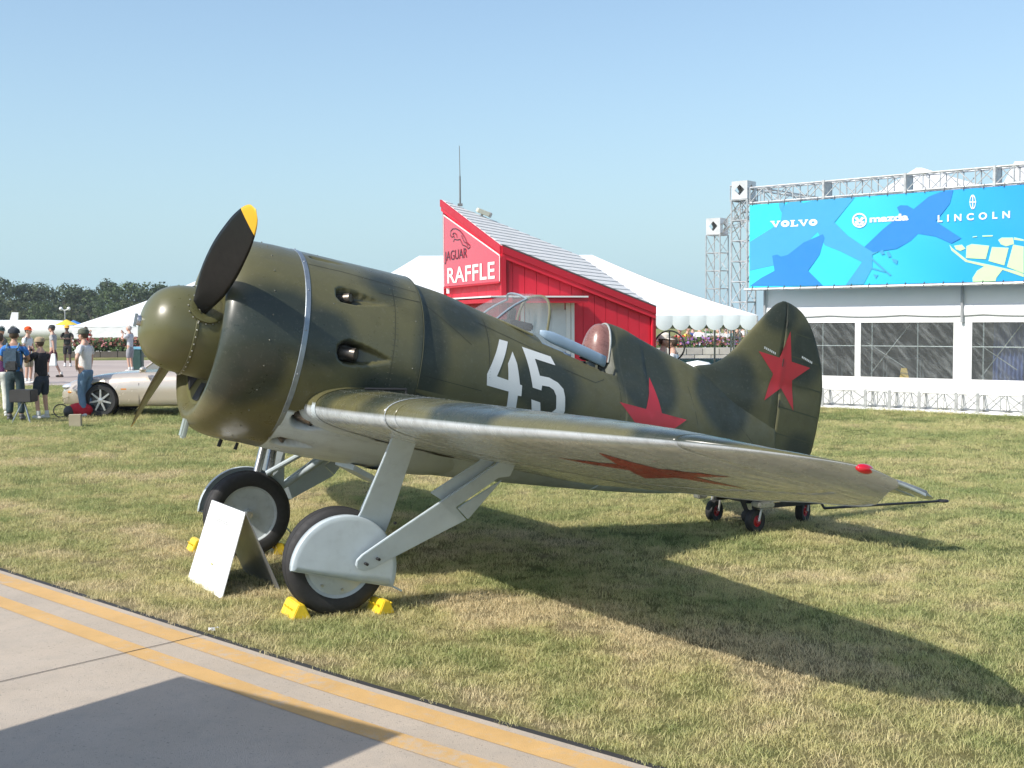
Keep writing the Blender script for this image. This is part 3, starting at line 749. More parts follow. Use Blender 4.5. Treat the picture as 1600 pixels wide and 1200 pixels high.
# tail star, split at the hinge so each half sits on its own surface
def f3(x, y):
    h = hinge(y); x2 = x
    return V(x2, tail_t(x2, y)+.0028+(.0 if abs(x-h) > .02 else .003), y)
sp_ = [(4.561, 1.046), None, (4.246, .809), None, (4.362, .377), None, (4.753, .339), None, (4.886, .753), None]
tips = [(4.575, 1.046), (4.246, .800), (4.37, .377), (4.745, .345), (4.886, .765)]
cx = sum(p[0] for p in tips)/5; cy = sum(p[1] for p in tips)/5; pl = []
for i in range(5):
    a, b = tips[i], tips[(i+1) % 5]; m = ((a[0]+b[0])/2, (a[1]+b[1])/2); pl += [a, (cx+(m[0]-cx)*.47, cy+(m[1]-cy)*.47)]
fill_poly(pl, f3, 'tail_star', M_RED, rud, .03)
for (x, y) in ((4.30, .842), (4.76, .842)):
    mb = MB()
    for i in range(7): mb.add([V(x+i*.021, tail_t(x+i*.021, y)+.0045, y-i*.0045-.008), V(x+i*.021+.014, tail_t(x+i*.021, y)+.0045, y-i*.0045-.010), V(x+i*.021+.014, tail_t(x+i*.021, y)+.0045, y-i*.0045+.010), V(x+i*.021, tail_t(x+i*.021, y)+.0045, y-i*.0045+.012)], [(0, 1, 2, 3)])
    tag(mb.build('stencil_lettering', M_WHT, rud), kind='stuff')
# tailplane
for sg in (1, -1):
    ts = np.concatenate([np.linspace(.05, 1.3, 20), 1.3+.40*np.sin(np.linspace(.1, math.pi/2, 14))])
    sl = mono([.05, .3, .9, 1.3, 1.5, 1.62, 1.68, 1.70], [3.95, 4.02, 4.14, 4.26, 4.38, 4.52, 4.66, 4.78]); st_ = mono([.05, .3, 1.0, 1.3, 1.5, 1.62, 1.68, 1.70], [4.72, 4.98, 5.02, 5.02, 5.0, 4.95, 4.88, 4.80])
    for nm, el in (('tailplane', False), ('elevator', True)):
        P = []
        for t in ts:
            le, te = float(sl(t)), float(st_(t)); h = min(max(4.56, le+.01), te-.01)
            if el and t > 1.42: continue
            a, b = (h+.005, te) if el else (le, h-.005 if t < 1.44 else te); k = .045*(1-.5*t/1.7); row = []
            for side in (1, -1):
                xs = np.linspace(a, b, 14); xs = xs[::-1] if side == 1 else xs
                for s in xs:
                    q = min(1, max(0, (s-le)/(te-le))); row.append(tuple(V(s, sg*t, -.115-.025*t - .20*max(0, s-4.56)*(1 if el or t > 1.44 else 0) + side*max(.001, float(airf(q))*k))))
            P.append(row)
        P = np.array(P); C = np.zeros(P.shape); m = P.shape[1]//2
        for i in range(P.shape[0]):
            for j in range(P.shape[1]): C[i, j] = np.array((.17, .19, .205)) if j < m else BLUE*.9
        grid(nm, P, M_WING, plane, closev=True, colors=C, capends=True)
# ---- markings on the body side
def side3(off=.003):
    def f(s, u):
        t = fus_t(s, u); c = float(fC(s)); h = (float(fT(s))-c) if u > c else (c-float(fB(s))); w = float(fW(s))
        n = Vector((0, t/w**2, (u-c)/h**2)).normalized(); return V(s, t+off*n.y, u+off*n.z)
    return f
n4 = [(1.469, .365), (1.549, .362), (1.434, .083), (1.539, .072), (1.529, .194), (1.579, .294), (1.614, .21), (1.647, .058), (1.667, .056), (1.673, -.025), (1.64, -.026), (1.65, -.2), (1.569, -.2), (1.554, -.01), (1.355, .003), (1.345, .085)]
n5 = [(1.683, .349), (1.963, .325), (1.993, .263), (1.792, .278), (1.828, .156), (1.919, .157), (2.004, .133), (2.059, .093), (2.079, .036), (2.094, -.071), (2.072, -.145), (1.989, -.188), (1.806, -.179), (1.767, -.033), (1.852, -.043), (1.871, -.109), (1.953, -.12), (2.008, -.066), (1.993, .031), (1.965, .071), (1.922, .088), (1.852, .086), (1.848, .048), (1.766, .056)]
fill_poly(n4, side3(), 'numeral', M_WHT, plane, .04); fill_poly(n5, side3(), 'numeral', M_WHT, plane, .04)
fill_poly(star_pts(3.02, -.05, .40, R(-2)), side3(), 'fuselage_star', M_RED, plane, .04)
# panel lines on the body
def seam(pts, name='panel_seam', w=.0035, f=None, off=.0018):
    f = f or side3(off); mb = MB()
    for (a, b), (c, d) in zip(pts, pts[1:]):
        n = Vector((-(d-b), c-a)).normalized()*w/2
        mb.add([f(a+n.x, b+n.y), f(a-n.x, b-n.y), f(c-n.x, d-n.y), f(c+n.x, d+n.y)], [(0, 1, 2, 3)])
    return mb.build(name, M_SEAM, plane)
seam([(.82+.02*i, .50-.012*i) for i in range(20)]); seam([(1.30+.03*i, .455-.006*i) for i in range(20)])
seam([(2.02, .40), (2.08, .25), (2.4, .20), (2.5, .24), (2.54, .33)]); seam([(3.45+.01*i, .40-.04*i) for i in range(10)])
seam([(4.05+.03*i, .12-.02*i) for i in range(14)], w=.004)
def cowl3(s, u, off=.0015):
    t = math.sqrt(max(0, .718**2-u*u)); n = Vector((0, t, u)).normalized(); return V(s, t+off*n.y, u+off*n.z)
seam([(-.05+.02*i, -.30+.002*i) for i in range(41)], f=cowl3, w=.003)
seam([(.56, .55-.02*i) for i in range(40)], f=cowl3, w=.0025)
seam([(.45+.02*i, .50) for i in range(17)], f=cowl3, w=.004)
seam([(.82+.02*i, -.02-.001*i) for i in range(26)]); seam([(1.36, .50-.02*i) for i in range(24)]); seam([(2.66, .30-.02*i) for i in range(18)])
seam([(2.1+.03*i, -.16+.003*i) for i in range(46)]); seam([(-.06+.002*i, .60-.001*i) for i in range(2)]+[(.2+.02*i, .60-.001*i) for i in range(29)], f=cowl3, w=.0025)
mb = MB()
for i in range(24):
    for (s_, u_) in ((.545, .55-.04*i), (.575, .55-.04*i)):
        if abs(u_) < .6: c_ = cowl3(s_, u_, .001); mb.sphere(c_, .0038, 5, 3)
for i in range(40): c_ = cowl3(-.05+.02*i, -.285+.002*i, .001); mb.sphere(c_, .0036, 5, 3)
for i in range(45): c_ = side3(.001)(2.1+.03*i, -.148+.003*i); mb.sphere(c_, .0034, 5, 3)
for i in range(20): c_ = side3(.001)(1.372, .48-.022*i); mb.sphere(c_, .0034, 5, 3)
tag(mb.build('skin_rivets', paint('skin_rivet', (.13, .13, .09), .4, metal=.3), plane), kind='stuff')
# ---- windscreen
WA = []  # rows: base curve on the body, knee, rear arch
def ws_row(k):
    row = []
    for i in range(25):
        a = R(-90+180*i/24); sa, ca = math.sin(a), math.cos(a)
        sb = 1.42+.42*abs(sa)**2.2; tb = .30*sa; ub = float(fT(sb))-.02-.30*(1-math.sqrt(max(0, 1-(tb/.63)**2)))
        if k == 0: p = (sb, tb, ub)
        elif k == 1: p = (1.735+.14*abs(sa)**1.5, .255*math.copysign(abs(sa)**.85, sa), .50+.285*ca**.55 if ca > 1e-6 else .50)
        elif k == 2: p = (1.90, .268*math.copysign(abs(sa)**.8, sa), .50+.318*ca**.5 if ca > 1e-6 else .50)
        else: p = (1.975, .270*math.copysign(abs(sa)**.8, sa), .49+.325*ca**.5 if ca > 1e-6 else .49)
        row.append(p)
    return row
K = [ws_row(k) for k in range(4)]; rows = []
for (a, b) in ((0, 1), (1, 2), (2, 3)):
    for q in np.linspace(0, 1, 5)[:-1] if b < 3 else np.linspace(0, 1, 5):
        rows.append([tuple(V(*(Vector(x)*(1-q)+Vector(y)*q+(Vector((0, 0, .018))*math.sin(math.pi*q) if a == 0 else Vector((0, 0, 0)))))) for x, y in zip(K[a], K[b])])
M_GL = glass('windscreen_glass', (.93, .95, .95), .13, .03)
grid('windscreen_glass', rows, M_GL, plane)
M_FR = paint('canopy_frame', (.16, .15, .08), .4)
mb = MB(); mb.path([V(*p) for p in K[3]], .011, 8); mb.path([V(*p) for p in K[0]], .010, 8)
mb.build('windscreen_frame', M_FR, plane, smooth=True)
mb = MB(); mb.path([V(*(Vector(K[0][i])*(1-q)+Vector(K[1][i])*q+Vector((0, 0, .018))*math.sin(math.pi*q))) for i in (7,) for q in np.linspace(0, 1, 6)], .009, 8)
mb.path([V(*(Vector(K[0][i])*(1-q)+Vector(K[1][i])*q+Vector((0, 0, .018))*math.sin(math.pi*q))) for i in (17,) for q in np.linspace(0, 1, 6)], .009, 8); mb.path([V(*p) for p in K[1][7:18]], .009, 8)
mb.build('windscreen_strut', paint('strut_bluegrey', (.22, .27, .31), .4), plane, smooth=True)
# instrument coaming and sight
mb = MB(); mb.box(V(1.80, 0, .54), (.2, .36, .06)); mb.box(V(1.78, 0, .62), (.06, .05, .12)); mb.build('instrument_coaming', M_BLK, plane, bevel=.012)
# cockpit sills, padded rolls and seat
for sg in (1, -1):
    pts = [V(1.90+.64*q, sg*(.292-.01*q+.015*math.sin(math.pi*q)), .505-.115*q) for q in np.linspace(0, 1, 12)]
    P = []
    for i, p in enumerate(pts):
        row = []
        for j in range(14):
            a = 2*math.pi*j/14; row.append(tuple(p+Vector((0, math.cos(a)*.017*min(1, .3+i*.5), math.sin(a)*.046*min(1, .4+i*.4)))))
        P.append(row)
    grid('cockpit_sill', P, paint('sill_blue', (.30, .40, .50), .38, .08, 6), plane, closev=True, capends=True)
mb = MB(); mb.box(V(2.42, 0, .12), (.06, .38, .5)); mb.box(V(2.28, 0, -.1), (.34, .38, .05)); mb.build('pilot_seat', M_BLK, plane, bevel=.02)
# headrest pad
P = []
for i in range(9):
    q = i/8; row = []
    for j in range(17):
        a = math.pi*j/16-math.pi/2
        w_, h_ = .15*(1-.85*q*q), .315*(1-.7*q*q)
        row.append(tuple(V(2.655-.17*math.sqrt(max(0, q)) + .17*0, w_*math.sin(a), .40+.02*q+h_*math.cos(a)**.8 if math.cos(a) > 1e-6 else .40+.02*q)))
    P.append(row)
grid('headrest_pad', P, paint('headrest_leather', (.25, .12, .10), .28, .2, 9), plane)
mb = MB(); mb.path([V(2.648, .155*math.sin(a), .40+.325*max(0, math.cos(a))**.8) for a in np.linspace(-math.pi/2, math.pi/2, 19)], .008, 8)
mb.build('headrest_rim', paint('rim_bright', (.55, .55, .5), .35, metal=.5), plane)
# ---- undercarriage
WS, WU, WT, WR = .277, -1.327, 1.08, .35
def wheel(sg):
    tp = [(.225, -.055), (.245, -.072), (.30, -.078), (.335, -.060), (.348, -.03), (.35, 0), (.348, .03), (.335, .060), (.30, .078), (.245, .072), (.225, .055), (.22, 0)]
    My = Matrix(((1, 0, 0), (0, 0, -sg), (0, 1, 0)))         # lathe z -> outboard
    c = V(WS, WT*sg, WU)
    w_ = bpy.data.objects.new('wheel', None); COL.objects.link(w_); w_.parent = plane
    mb = MB(); mb.lathe(smooth_pl(tp+[tp[0]], 3)[:-1], c, My, 64, True); mb.build('tyre', M_RUB, w_, smooth=50.)
    mb = MB(); mb.lathe([(.001, .085), (.05, .087), (.055, .092), (.15, .078), (.20, .064), (.218, .06), (.226, .066), (.238, .072), (.240, .058), (.232, .03), (.22, 0), (.23, -.055), (.238, -.064), (.226, -.06), (.216, -.036), (.15, -.03), (.045, -.032), (.04, -.06), (.001, -.06)], c, My, 48)
    mb.build('wheel_disc', paint('wheel_disc_paint', (.48, .52, .53), .4, .10, 8, metal=.1, dirt=.35), w_, smooth=True)
    mb = MB()
    for i in range(8):
        a = i*math.pi/4+.3; mb.tube(c+My@Vector((.185*math.cos(a), .185*math.sin(a), .06)), c+My@Vector((.185*math.cos(a), .185*math.sin(a), .078)), .010, n=8)
    for i in range(5):
        a = i*1.256; mb.tube(c+My@Vector((.10*math.cos(a), .10*math.sin(a), .08)), c+My@Vector((.10*math.cos(a), .10*math.sin(a), .096)), .014, n=10)
    tag(mb.build('wheel_bolts', M_STEEL, w_), kind='stuff')
    # tyre tread grooves
    mb = MB()
    for z in (-.03, -.01, .01, .03): mb.lathe([(.3492-.6*z*z-.0005, z-.0016), (.3518-.6*z*z*1.2, z), (.3492-.6*z*z-.0005, z+.0016)], c, My, 64)
    mb.build('tyre_rib', M_RUB, w_)
for sg in (1, -1):
    wheel(sg)
    def Q(s, t, u): return V(s, t*sg, u)
    # front leg plate (thin box following the listed outline)
    def plate(pts, name, mat, th, parent=plane, k0=1.27, k1=.18):
        mb = MB(); mb.prism([Q(p[0], k0+k1*(p[2]+1.33), p[2]) for p in pts], (0, sg*th, 0)); return mb.build(name, mat, parent, bevel=.004)
    plate([(.375, 1.42, -.470), (.545, 1.42, -.485), (.560, 1.25, -1.03), (.555, 1.24, -1.12), (.31, 1.24, -1.12), (.345, 1.25, -.98)], 'leg_fairing', M_BLU, .022, plane, 1.06, .42)
    # shock strut behind the plate
    mb = MB(); mb.tube(Q(.46, 1.32, -.42), Q(.40, 1.10, -1.02), .034, n=12); mb.tube(Q(.40, 1.10, -1.02), Q(WS+.02, 1.11, WU+.02), .026, n=12); mb.build('oleo_strut', M_STEEL, plane, smooth=True)
    mb = MB(); mb.tube(Q(WS, 1.20, WU), Q(WS, 1.0, WU), .028, n=12); mb.build('axle', M_STEEL, plane, smooth=True)
    plate([(.352, 0, -1.325), (.348, 0, -1.29), (.375, 0, -1.25), (.514, 1.30, -1.117), (.939, 1.37, -.725), (1.191, 1.42, -.49), (1.289, 1.42, -.495), (1.268, 1.42, -.599), (1.189, 1.41, -.62), (.935, 1.375, -.858), (1.035, 1.375, -.930), (.779, 1.34, -1.109), (.604, 1.30, -1.233), (.46, 0, -1.335), (.41, 0, -1.352), (.372, 0, -1.346)], 'rear_strut_fairing', M_BLU, .03)
    plate([(.945, 1.385, -.860), (1.216, 1.42, -.628), (1.043, 1.385, -.925)], 'strut_flap', M_BLU, .02, plane, 1.276, .18)
    plate([(.76, 1.18, -.79), (1.13, 1.22, -.46), (1.22, 1.22, -.47), (.86, 1.18, -.83)], 'inner_fairing', M_BLU, .02, plane, 1.22, .16)
    if sg < 0: mb = MB(); mb.tube(Q(.36, 1.17, -1.25), Q(1.22, 1.24, -.50), .027, n=12); mb.build('drag_strut', M_BLU, plane, smooth=True)
    if sg < 0:
        mb = MB(); mb.tube(Q(.36, 1.04, -.98), Q(.95, .95, -.50), .022, n=10); mb.build('retraction_strut', M_BLU, plane, smooth=True)
        mb = MB(); mb.tube(Q(.30, 1.10, -1.0), Q(.36, 1.20, -.50), .034, n=12); mb.build('retraction_strut', M_STEEL, plane, smooth=True)
    # half-disc wheel cover with turned-in rim
    cov = []; RC = .368
    for i in range(33):
        a = R(-4)+R(196)*i/32; cov.append((WS+RC*math.cos(math.pi-a)*(1.0), WU+RC*math.sin(math.pi-a)))
    # cut edge runs nearly along the body axis, just under the hub
    CVS, CVU, RC = (.305, -1.372, .358) if sg > 0 else (WS, WU, .375)
    cov = [(CVS+RC*math.cos(a), CVU+RC*math.sin(a)) for a in np.linspace(R(186), R(-11), 40)]
    rows = [[Q(CVS+(s-CVS)*kr, tt, CVU+(u-CVU)*kr) for s, u in cov] for kr, tt in ((1.0, 1.160), (1.0, 1.203), (.992, 1.210), (.975, 1.214), (.90, 1.2155))]
    nc = len(cov); vs = [v for r_ in rows for v in r_]; fs = [(k*nc+i, k*nc+i+1, (k+1)*nc+i+1, (k+1)*nc+i) for k in range(4) for i in range(nc-1)]+[tuple(4*nc+i for i in range(nc))]
    fs += [(0, nc, 2*nc, 3*nc, 4*nc), (5*nc-1, 4*nc-1, 3*nc-1, 2*nc-1, nc-1)]
    o = mesh('wheel_cover', vs, fs, M_BLU, plane); bm = bmesh.new(); bm.from_mesh(o.data); bmesh.ops.recalc_face_normals(bm, faces=bm.faces); bm.to_mesh(o.data); bm.free(); autosmooth(o.data, 50)
    md = o.modifiers.new('t', 'SOLIDIFY'); md.thickness = .006
    mb = MB(); mb.path([Q(s, 1.19, u) for s, u in (cov[0], cov[-1], (.73, -1.465))], .007, 6); mb.build('cover_lip', M_BLU, plane)
    # two bolts
    mb = MB()
    for s, u in ((.475, -1.26), (.40, -1.30), (.56, -1.02), (.44, -.53)): mb.tube(Q(s, 1.29 if u < -1.1 else 1.27, u), Q(s, 1.33 if u < -1.1 else 1.285, u), .010, n=8)
    tag(mb.build('gear_bolts', M_BLK, plane), kind='stuff')
    # black sheet painting the shade of a wheel bay under the centre wing
    mb = MB()
    pts = []
    for a in np.linspace(0, 2*math.pi, 24, endpoint=False): s_, t__ = .85+.36*math.cos(a), .55+.36*math.sin(a); s2, t2, u2 = wsurf(max(.31, t__), (s_-float(wle(t__)))/float(wte(t__)-wle(t__)), -1); pts.append(Q(s_, t__, u2-.003))
    mb.add(pts, [tuple(range(24))]); mb.build('wheel_bay_shade', M_BLK, plane)
# belly panels between the gear (pale blue box-like keel under the centre section)
P = []
for s in np.linspace(.80, 1.75, 20):
    q = (s-.8)/.95; row = []
    for a in np.linspace(-1, 1, 15): row.append(tuple(V(s, .50*(1-.5*q**2)*a, -.55-.21*(1-q**3)*(1-abs(a)**3))))
    P.append(row)
grid('keel_panel', P, M_BLU, plane)
# drain pipe, tail skid
for q in ((V(-.30, -.1, -.72), V(-.31, -.1, -.775), .014), (V(-.22, .05, -.72), V(-.23, .05, -.77), .012)): mb = MB(); mb.tube(*q); mb.build('drain_pipe', M_BLK, plane)
mb = MB(); mb.tube(V(4.25, 0, -.35), V(4.45, 0, -.62), .03, .02); mb.sphere(V(4.46, 0, -.66), .06, 12, 8, (1, .5, 1)); mb.build('tail_wheel', M_RUB, plane, smooth=True)
for c in list(plane.children):
    if c.name.split('.')[0] == 'outer_wing': c.name = 'wing_joint_bay'
# ================================================================== TAIL DOLLY
M_IRON = paint('dark_iron', (.014, .014, .016), .5); M_REDHUB = paint('red_hub', (.45, .012, .02), .3, .1, 9); M_FORK = paint('fork_plating', (.42, .42, .40), .3, .2, 12, metal=.7)
dz = .275
dolly = empty('tail_dolly', 'low black steel dolly on red-hubbed castors carrying the tail of the fighter', 'dolly', (2.3, 10.95, 0), R(24))
mb = MB(); mb.box((.08, .08, dz), (.78, .55, .03)); mb.box((0, .0, dz+.045), (.34, .5, .05)); mb.build('deck', M_IRON, dolly, bevel=.008)
for sy in (-.3, .3):
    mb = MB(); mb.box((.08, sy+.05, dz-.035), (.74, .04, .04)); mb.build('frame_rail', M_IRON, dolly)
mb = MB(); mb.hexa([(-.2, -.22, dz+.05), (.2, -.22, dz+.05), (.2, .22, dz+.05), (-.2, .22, dz+.05), (-.12, -.2, dz+.30), (.12, -.2, dz+.30), (.12, .2, dz+.30), (-.12, .2, dz+.30)]); mb.build('cradle', M_IRON, dolly, bevel=.02)
def castor(x, y, rz, sc_=1.):
    r = .105*sc_
    M = Matrix.Rotation(rz, 3, 'Z'); My = M @ Matrix(((1, 0, 0), (0, 0, -1), (0, 1, 0))); c = Vector((x, y, r))
    mb = MB(); mb.lathe([(r*.5, -.03), (r*.92, -.036), (r, -.018), (r, .018), (r*.92, .036), (r*.5, .03)], c, My, 28, True); tp = mb.build('castor_tyre', M_RUB, dolly, smooth=40.)
    mb = MB(); mb.lathe([(.001, -.032), (r*.2, -.036), (r*.25, -.024), (r*.42, -.018), (r*.56, -.03), (r*.58, 0), (r*.56, .03), (r*.42, .018), (r*.25, .024), (r*.2, .036), (.001, .032)], c, My, 20); mb.build('castor_hub', M_REDHUB, tp, smooth=True)
    mb = MB(); tpz = c+Vector((0, 0, r+.06))+M@Vector((.05, 0, 0))
    for s in (-1, 1): mb.tube(c+M@Vector((0, s*.045, 0)), tpz+M@Vector((0, s*.045, 0)), .012, n=8)
    mb.box(tpz, (.09, .11, .014), M); mb.tube(tpz, (tpz.x, tpz.y, dz-.02), .022, n=10); mb.build('castor_fork', M_FORK, tp, smooth=True)
for x, y, rz in ((-.24, .44, .4), (-.24, -.21, .25), (.50, .07, .5)): castor(x, y, rz)
for q in (((-.22, -.30, dz-.01), (.16, .14, .05)), ((-.42, .40, dz-.01), (.1, .1, .05))): mb = MB(); mb.box(*q); mb.build('castor_bracket', M_FORK, dolly, bevel=.01)
tb = empty('tow_bar', 'long black steel tow bar lying out from the dolly over the grass', 'tow bar', (2.95, 11.4, 0))
mb = MB(); mb.path([Vector(p)-Vector((2.95, 11.4, 0)) for p in ((2.62, 10.95, .34), (2.74, 10.80, .33), (2.81, 10.75, .20), (4.09, 11.46, .15))], .012, 8); mb.build('bar', M_IRON, tb, smooth=True)
mb = MB(); mb.lathe([(.05, -.01), (.06, 0), (.05, .01), (.04, 0)], Vector((4.14, 11.48, .15))-Vector((2.95, 11.4, 0)), None, 16, True); mb.build('ring', M_IRON, tb)
# ================================================================== CHOCKS
M_CHK = paint('chock_yellow', (.82, .58, .03), .4, .1, 12, dirt=.3)
def chock(px, py, rz, label, L=.26, w=.135, h=.10):
    p = gnd(px, py); o = empty('wheel_chock', label, 'wheel chock', (p.x, p.y, 0), rz, 'yellow wheel chocks')
    mb = MB(); a = L/2
    mb.prism([(-w/2, -a, 0), (w/2, -a, 0), (.018, -a, h), (-.018, -a, h)], (0, L, 0)); mb.build('wedge', M_CHK, o, bevel=.006)
    mb = MB()
    for y in (-.06, 0, .06):
        for s in (-1, 1): mb.box((s*(w/4+.008), y, h/2+.001), (.008, .02, .05), Matrix.Rotation(s*.62, 3, 'Y'))
    tag(mb.build('grip_ribs', M_CHK, o), kind='stuff')
yw = R(27.5)
chock(462, 962, yw, 'yellow chock in front of the near main wheel, closest to the taxiway')
chock(594, 955, yw+.1, 'yellow chock behind the near main wheel', .2, .12, .09)
chock(433, 864, yw, 'yellow chock behind the far main wheel', .2)
chock(307, 860, yw, 'yellow chock before the far main wheel, half hidden by the white board', .2)
# ================================================================== INFORMATION BOARD
sbd = empty('information_board', 'white glossy folded A-frame information board standing on the grass before the fighter', 'sign board', (-2.1, 8.7, 0))
O_ = Vector((-2.1, 8.7, 0))
f0, f1 = gnd(293, 905), gnd(346, 936); top1 = at(383, 801, (f1.y+8.78)/2+.0); top0 = top1+(f0-f1)*1.0
b1 = Vector((-1.66, 8.45, 0)); 
top0 = Vector((top1.x+(f0.x-f1.x)*.96, top1.y+(f0.y-f1.y)*.96, top1.z+.0)); b0 = b1+(f0-f1)*.95
def leaf(q, name, mat, th=.006):
    n = (q[1]-q[0]).cross(q[3]-q[0]).normalized()*th
    mb = MB(); mb.prism([p-O_ for p in q], n); return mb.build(name, mat, sbd)
M_BOARD = paint('board_white', (.83, .83, .80), .35, .02, 3); M_BACK = paint('board_back', (.28, .28, .27), .35, .1, 3, metal=.5)
fl_ = leaf([f0, f1, top1, top0], 'front_panel', M_BOARD, -.006); leaf([b1, b0, top0, top1], 'rear_panel', M_BACK, .006)
ux = (f1-f0).normalized(); uy = (top1-f1).normalized(); nn = ux.cross(uy).normalized(); bw = (f1-f0).length; bh = (top1-f1).length
def bpt(a, b, k=.009): return f0-O_+ux*(a*bw)+uy*(b*bh)+nn*k*(1 if nn.y < 0 else -1)
M_INK = paint('ink_grey', (.35, .35, .35), .6)
for i, (a, b, c) in enumerate([(.32, .68, .815), (.24, .72, .795)]):
    mb = MB(); mb.add([bpt(a, c-.004), bpt(b, c-.004), bpt(b, c+.003), bpt(a, c+.003)], [(0, 1, 2, 3)]); mb.build('text_line', M_INK, fl_).parent = sbd
mb = MB(); mb.add([bpt(.55+.022*math.cos(a), .30+.012*math.sin(a)) for a in np.linspace(0, 6.28, 13)[:-1]], [tuple(range(12))]); mb.build('emblem', paint('emblem_gold', (.6, .5, .12), .5), sbd)
# small litter
lt = MB(); c0 = gnd(331, 988)
for i in range(5): 
    a = random.uniform(0, 6); d = random.uniform(0, .035); c = c0+Vector((math.cos(a)*d, math.sin(a)*d, .018)); lt.add([c+Vector((random.uniform(-.022, .022), random.uniform(-.022, .022), random.uniform(-.012, .02))) for _ in range(4)], [(0, 1, 2), (0, 2, 3), (1, 2, 3)])
tag(lt.build('crumpled_tissue', M_BOARD), 'small crumpled white tissue lying on the taxiway edge', 'litter')
lt = MB(); c0 = gnd(1418, 1052)
lt.add([c0+Vector((-.02, 0, .03)), c0+Vector((.02, .01, .035)), c0+Vector((.01, .03, .06)), c0+Vector((-.02, .02, .05))], [(0, 1, 2, 3)]); 

# ================================================================== RED BOOTH
M_RB = paint('booth_red', (.68, .018, .042), .5, .08, 3, dirt=.12); M_RB2 = paint('booth_trim_red', (.52, .012, .03), .45, .05, 3)
M_SIGN = paint('sign_red', (.68, .018, .05), .16, .03, 2, coat=.9); M_SHG = paint('shingle_white', (.66, .65, .62), .95, .1, 6); M_TRIM = paint('white_trim', (.78, .78, .76), .5, .04)
D1 = Vector((math.cos(R(21)), math.sin(R(21)), 0)); D2 = Vector((-D1.y, D1.x, 0))
def along(P, D, px, py):
    """walk from P along D until the column px is reached; height from row py"""
    v = ray(px, py); k = (v.x/v.y*P.y-P.x)/(D.x-v.x/v.y*D.y); Q = P+D*k; Q.z = CAMH+v.z*(Q.y/v.y); return Q
P2 = at(784, 384, 17.); P1 = along(P2, D2, 690, 312); P3 = along(P2, D1, 1024, 480); P4 = P1+P3-P2
booth = empty('raffle_booth', 'bright red wooden raffle booth with sloping white shingled roof behind the cockpit', 'booth', (P2.x, P2.y, 0)); BO = Vector((P2.x, P2.y, 0))
L1 = (P3-P2).length; L2 = (P1-P2).length; e1 = (P3-P2).normalized(); e2 = (P1-P2).normalized(); rn = e1.cross(e2).normalized()
def rp(a, b, k=0.): return P2+e1*a+e2*b+rn*k-BO
# roof deck + courses of shingles (rows run along the front wall direction)
mb = MB(); mb.hexa([rp(0, 0, -.05), rp(L1, 0, -.05), rp(L1, L2, -.05), rp(0, L2, -.05), rp(0, 0, 0), rp(L1, 0, 0), rp(L1, L2, 0), rp(0, L2, 0)]); roof = mb.build('roof', M_SHG, booth)
NR = 23; rs_ = random.Random(3)
for i in range(NR):
    # horizontal courses: lines of equal height across the roof plane
    pass
gz = Vector((e1.z, e2.z)); hv = Vector((-gz.y, gz.x)).normalized()          # level direction in (a,b)
gd = gz.normalized()                                                        # uphill direction
corn = [Vector(c) for c in ((0, 0), (L1, 0), (L1, L2), (0, L2))]; lo = min(c.dot(gd) for c in corn); hi = max(c.dot(gd) for c in corn)
def clip_band(u0, u1):
    poly = corn[:]
    for sgn, lim in ((1, u0), (-1, -u1)):
        out = []
        for i in range(len(poly)):
            a, b = poly[i], poly[(i+1) % len(poly)]; da, db = sgn*a.dot(gd)-lim, sgn*b.dot(gd)-lim
            if da >= 0: out.append(a)
            if da*db < 0: out.append(a+(b-a)*(da/(da-db)))
        poly = out
        if not poly: return []
    return poly
NR = 26; st_ = (hi-lo)/NR
for i in range(NR):
    pl = clip_band(lo+i*st_, lo+(i+1)*st_-.0)
    if len(pl) < 3: continue
    vs = [rp(p.x, p.y, ( .003)+.007*(1-(p.dot(gd)-lo-i*st_)/st_)) for p in pl]; vb = [rp(p.x, p.y, .001) for p in pl]; n = len(pl)
    mb = MB(); mb.add(vb+vs, [tuple(range(n-1, -1, -1)), tuple(range(n, 2*n))]+[(j, (j+1) % n, n+(j+1) % n, n+j) for j in range(n)])
    mb.build('shingle_course', M_SHG, roof)
    # dark butt edge of each course
    cut = [p for p in pl if abs(p.dot(gd)-(lo+i*st_)) < 1e-4]
    if len(cut) == 2:
        a, b = cut; mb = MB(); mb.add([rp(a.x, a.y, .002), rp(b.x, b.y, .002), rp(b.x, b.y, .0098), rp(a.x, a.y, .0098)], [(0, 1, 2, 3)]); 
        for v in mb.v: v -= Vector((0, .002, 0))
        mb.build('shingle_butt', paint('shingle_edge', (.40, .40, .39), .9), roof)
# fascias
def slab(name, A, B, drop, out, mat, nrm, par=booth, k0=.0):
    """board hanging below the edge A-B"""
    A = A-BO; B = B-BO; nrm = nrm*out; dz_ = Vector((0, 0, -drop)); k = Vector((0, 0, k0))
    mb = MB(); mb.hexa([A+dz_, B+dz_, B+dz_+nrm, A+dz_+nrm, A+k, B+k, B+k+nrm, A+k+nrm]); return mb.build(name, mat, par)
N1 = Vector((D1.y, -D1.x, 0)); N2 = Vector((-D2.y, D2.x, 0))              # outward normals of side wall, facade
slab('fascia', P2, P3, .10, .03, M_RB2, N1, k0=.0); slab('fascia', P2-Vector((0, 0, .10)), P3-Vector((0, 0, .10)), .07, .012, M_RB, N1)
slab('fascia', P2, P1, .11, .03, M_RB2, N2); slab('fascia', P2-Vector((0, 0, .11)), P1-Vector((0, 0, .11)), .07, .012, M_RB, N2)
slab('drip_edge', P2+Vector((0, 0, .022)), P3+Vector((0, 0, .022)), .02, .034, paint('drip_dark', (.12, .1, .1), .7), N1)
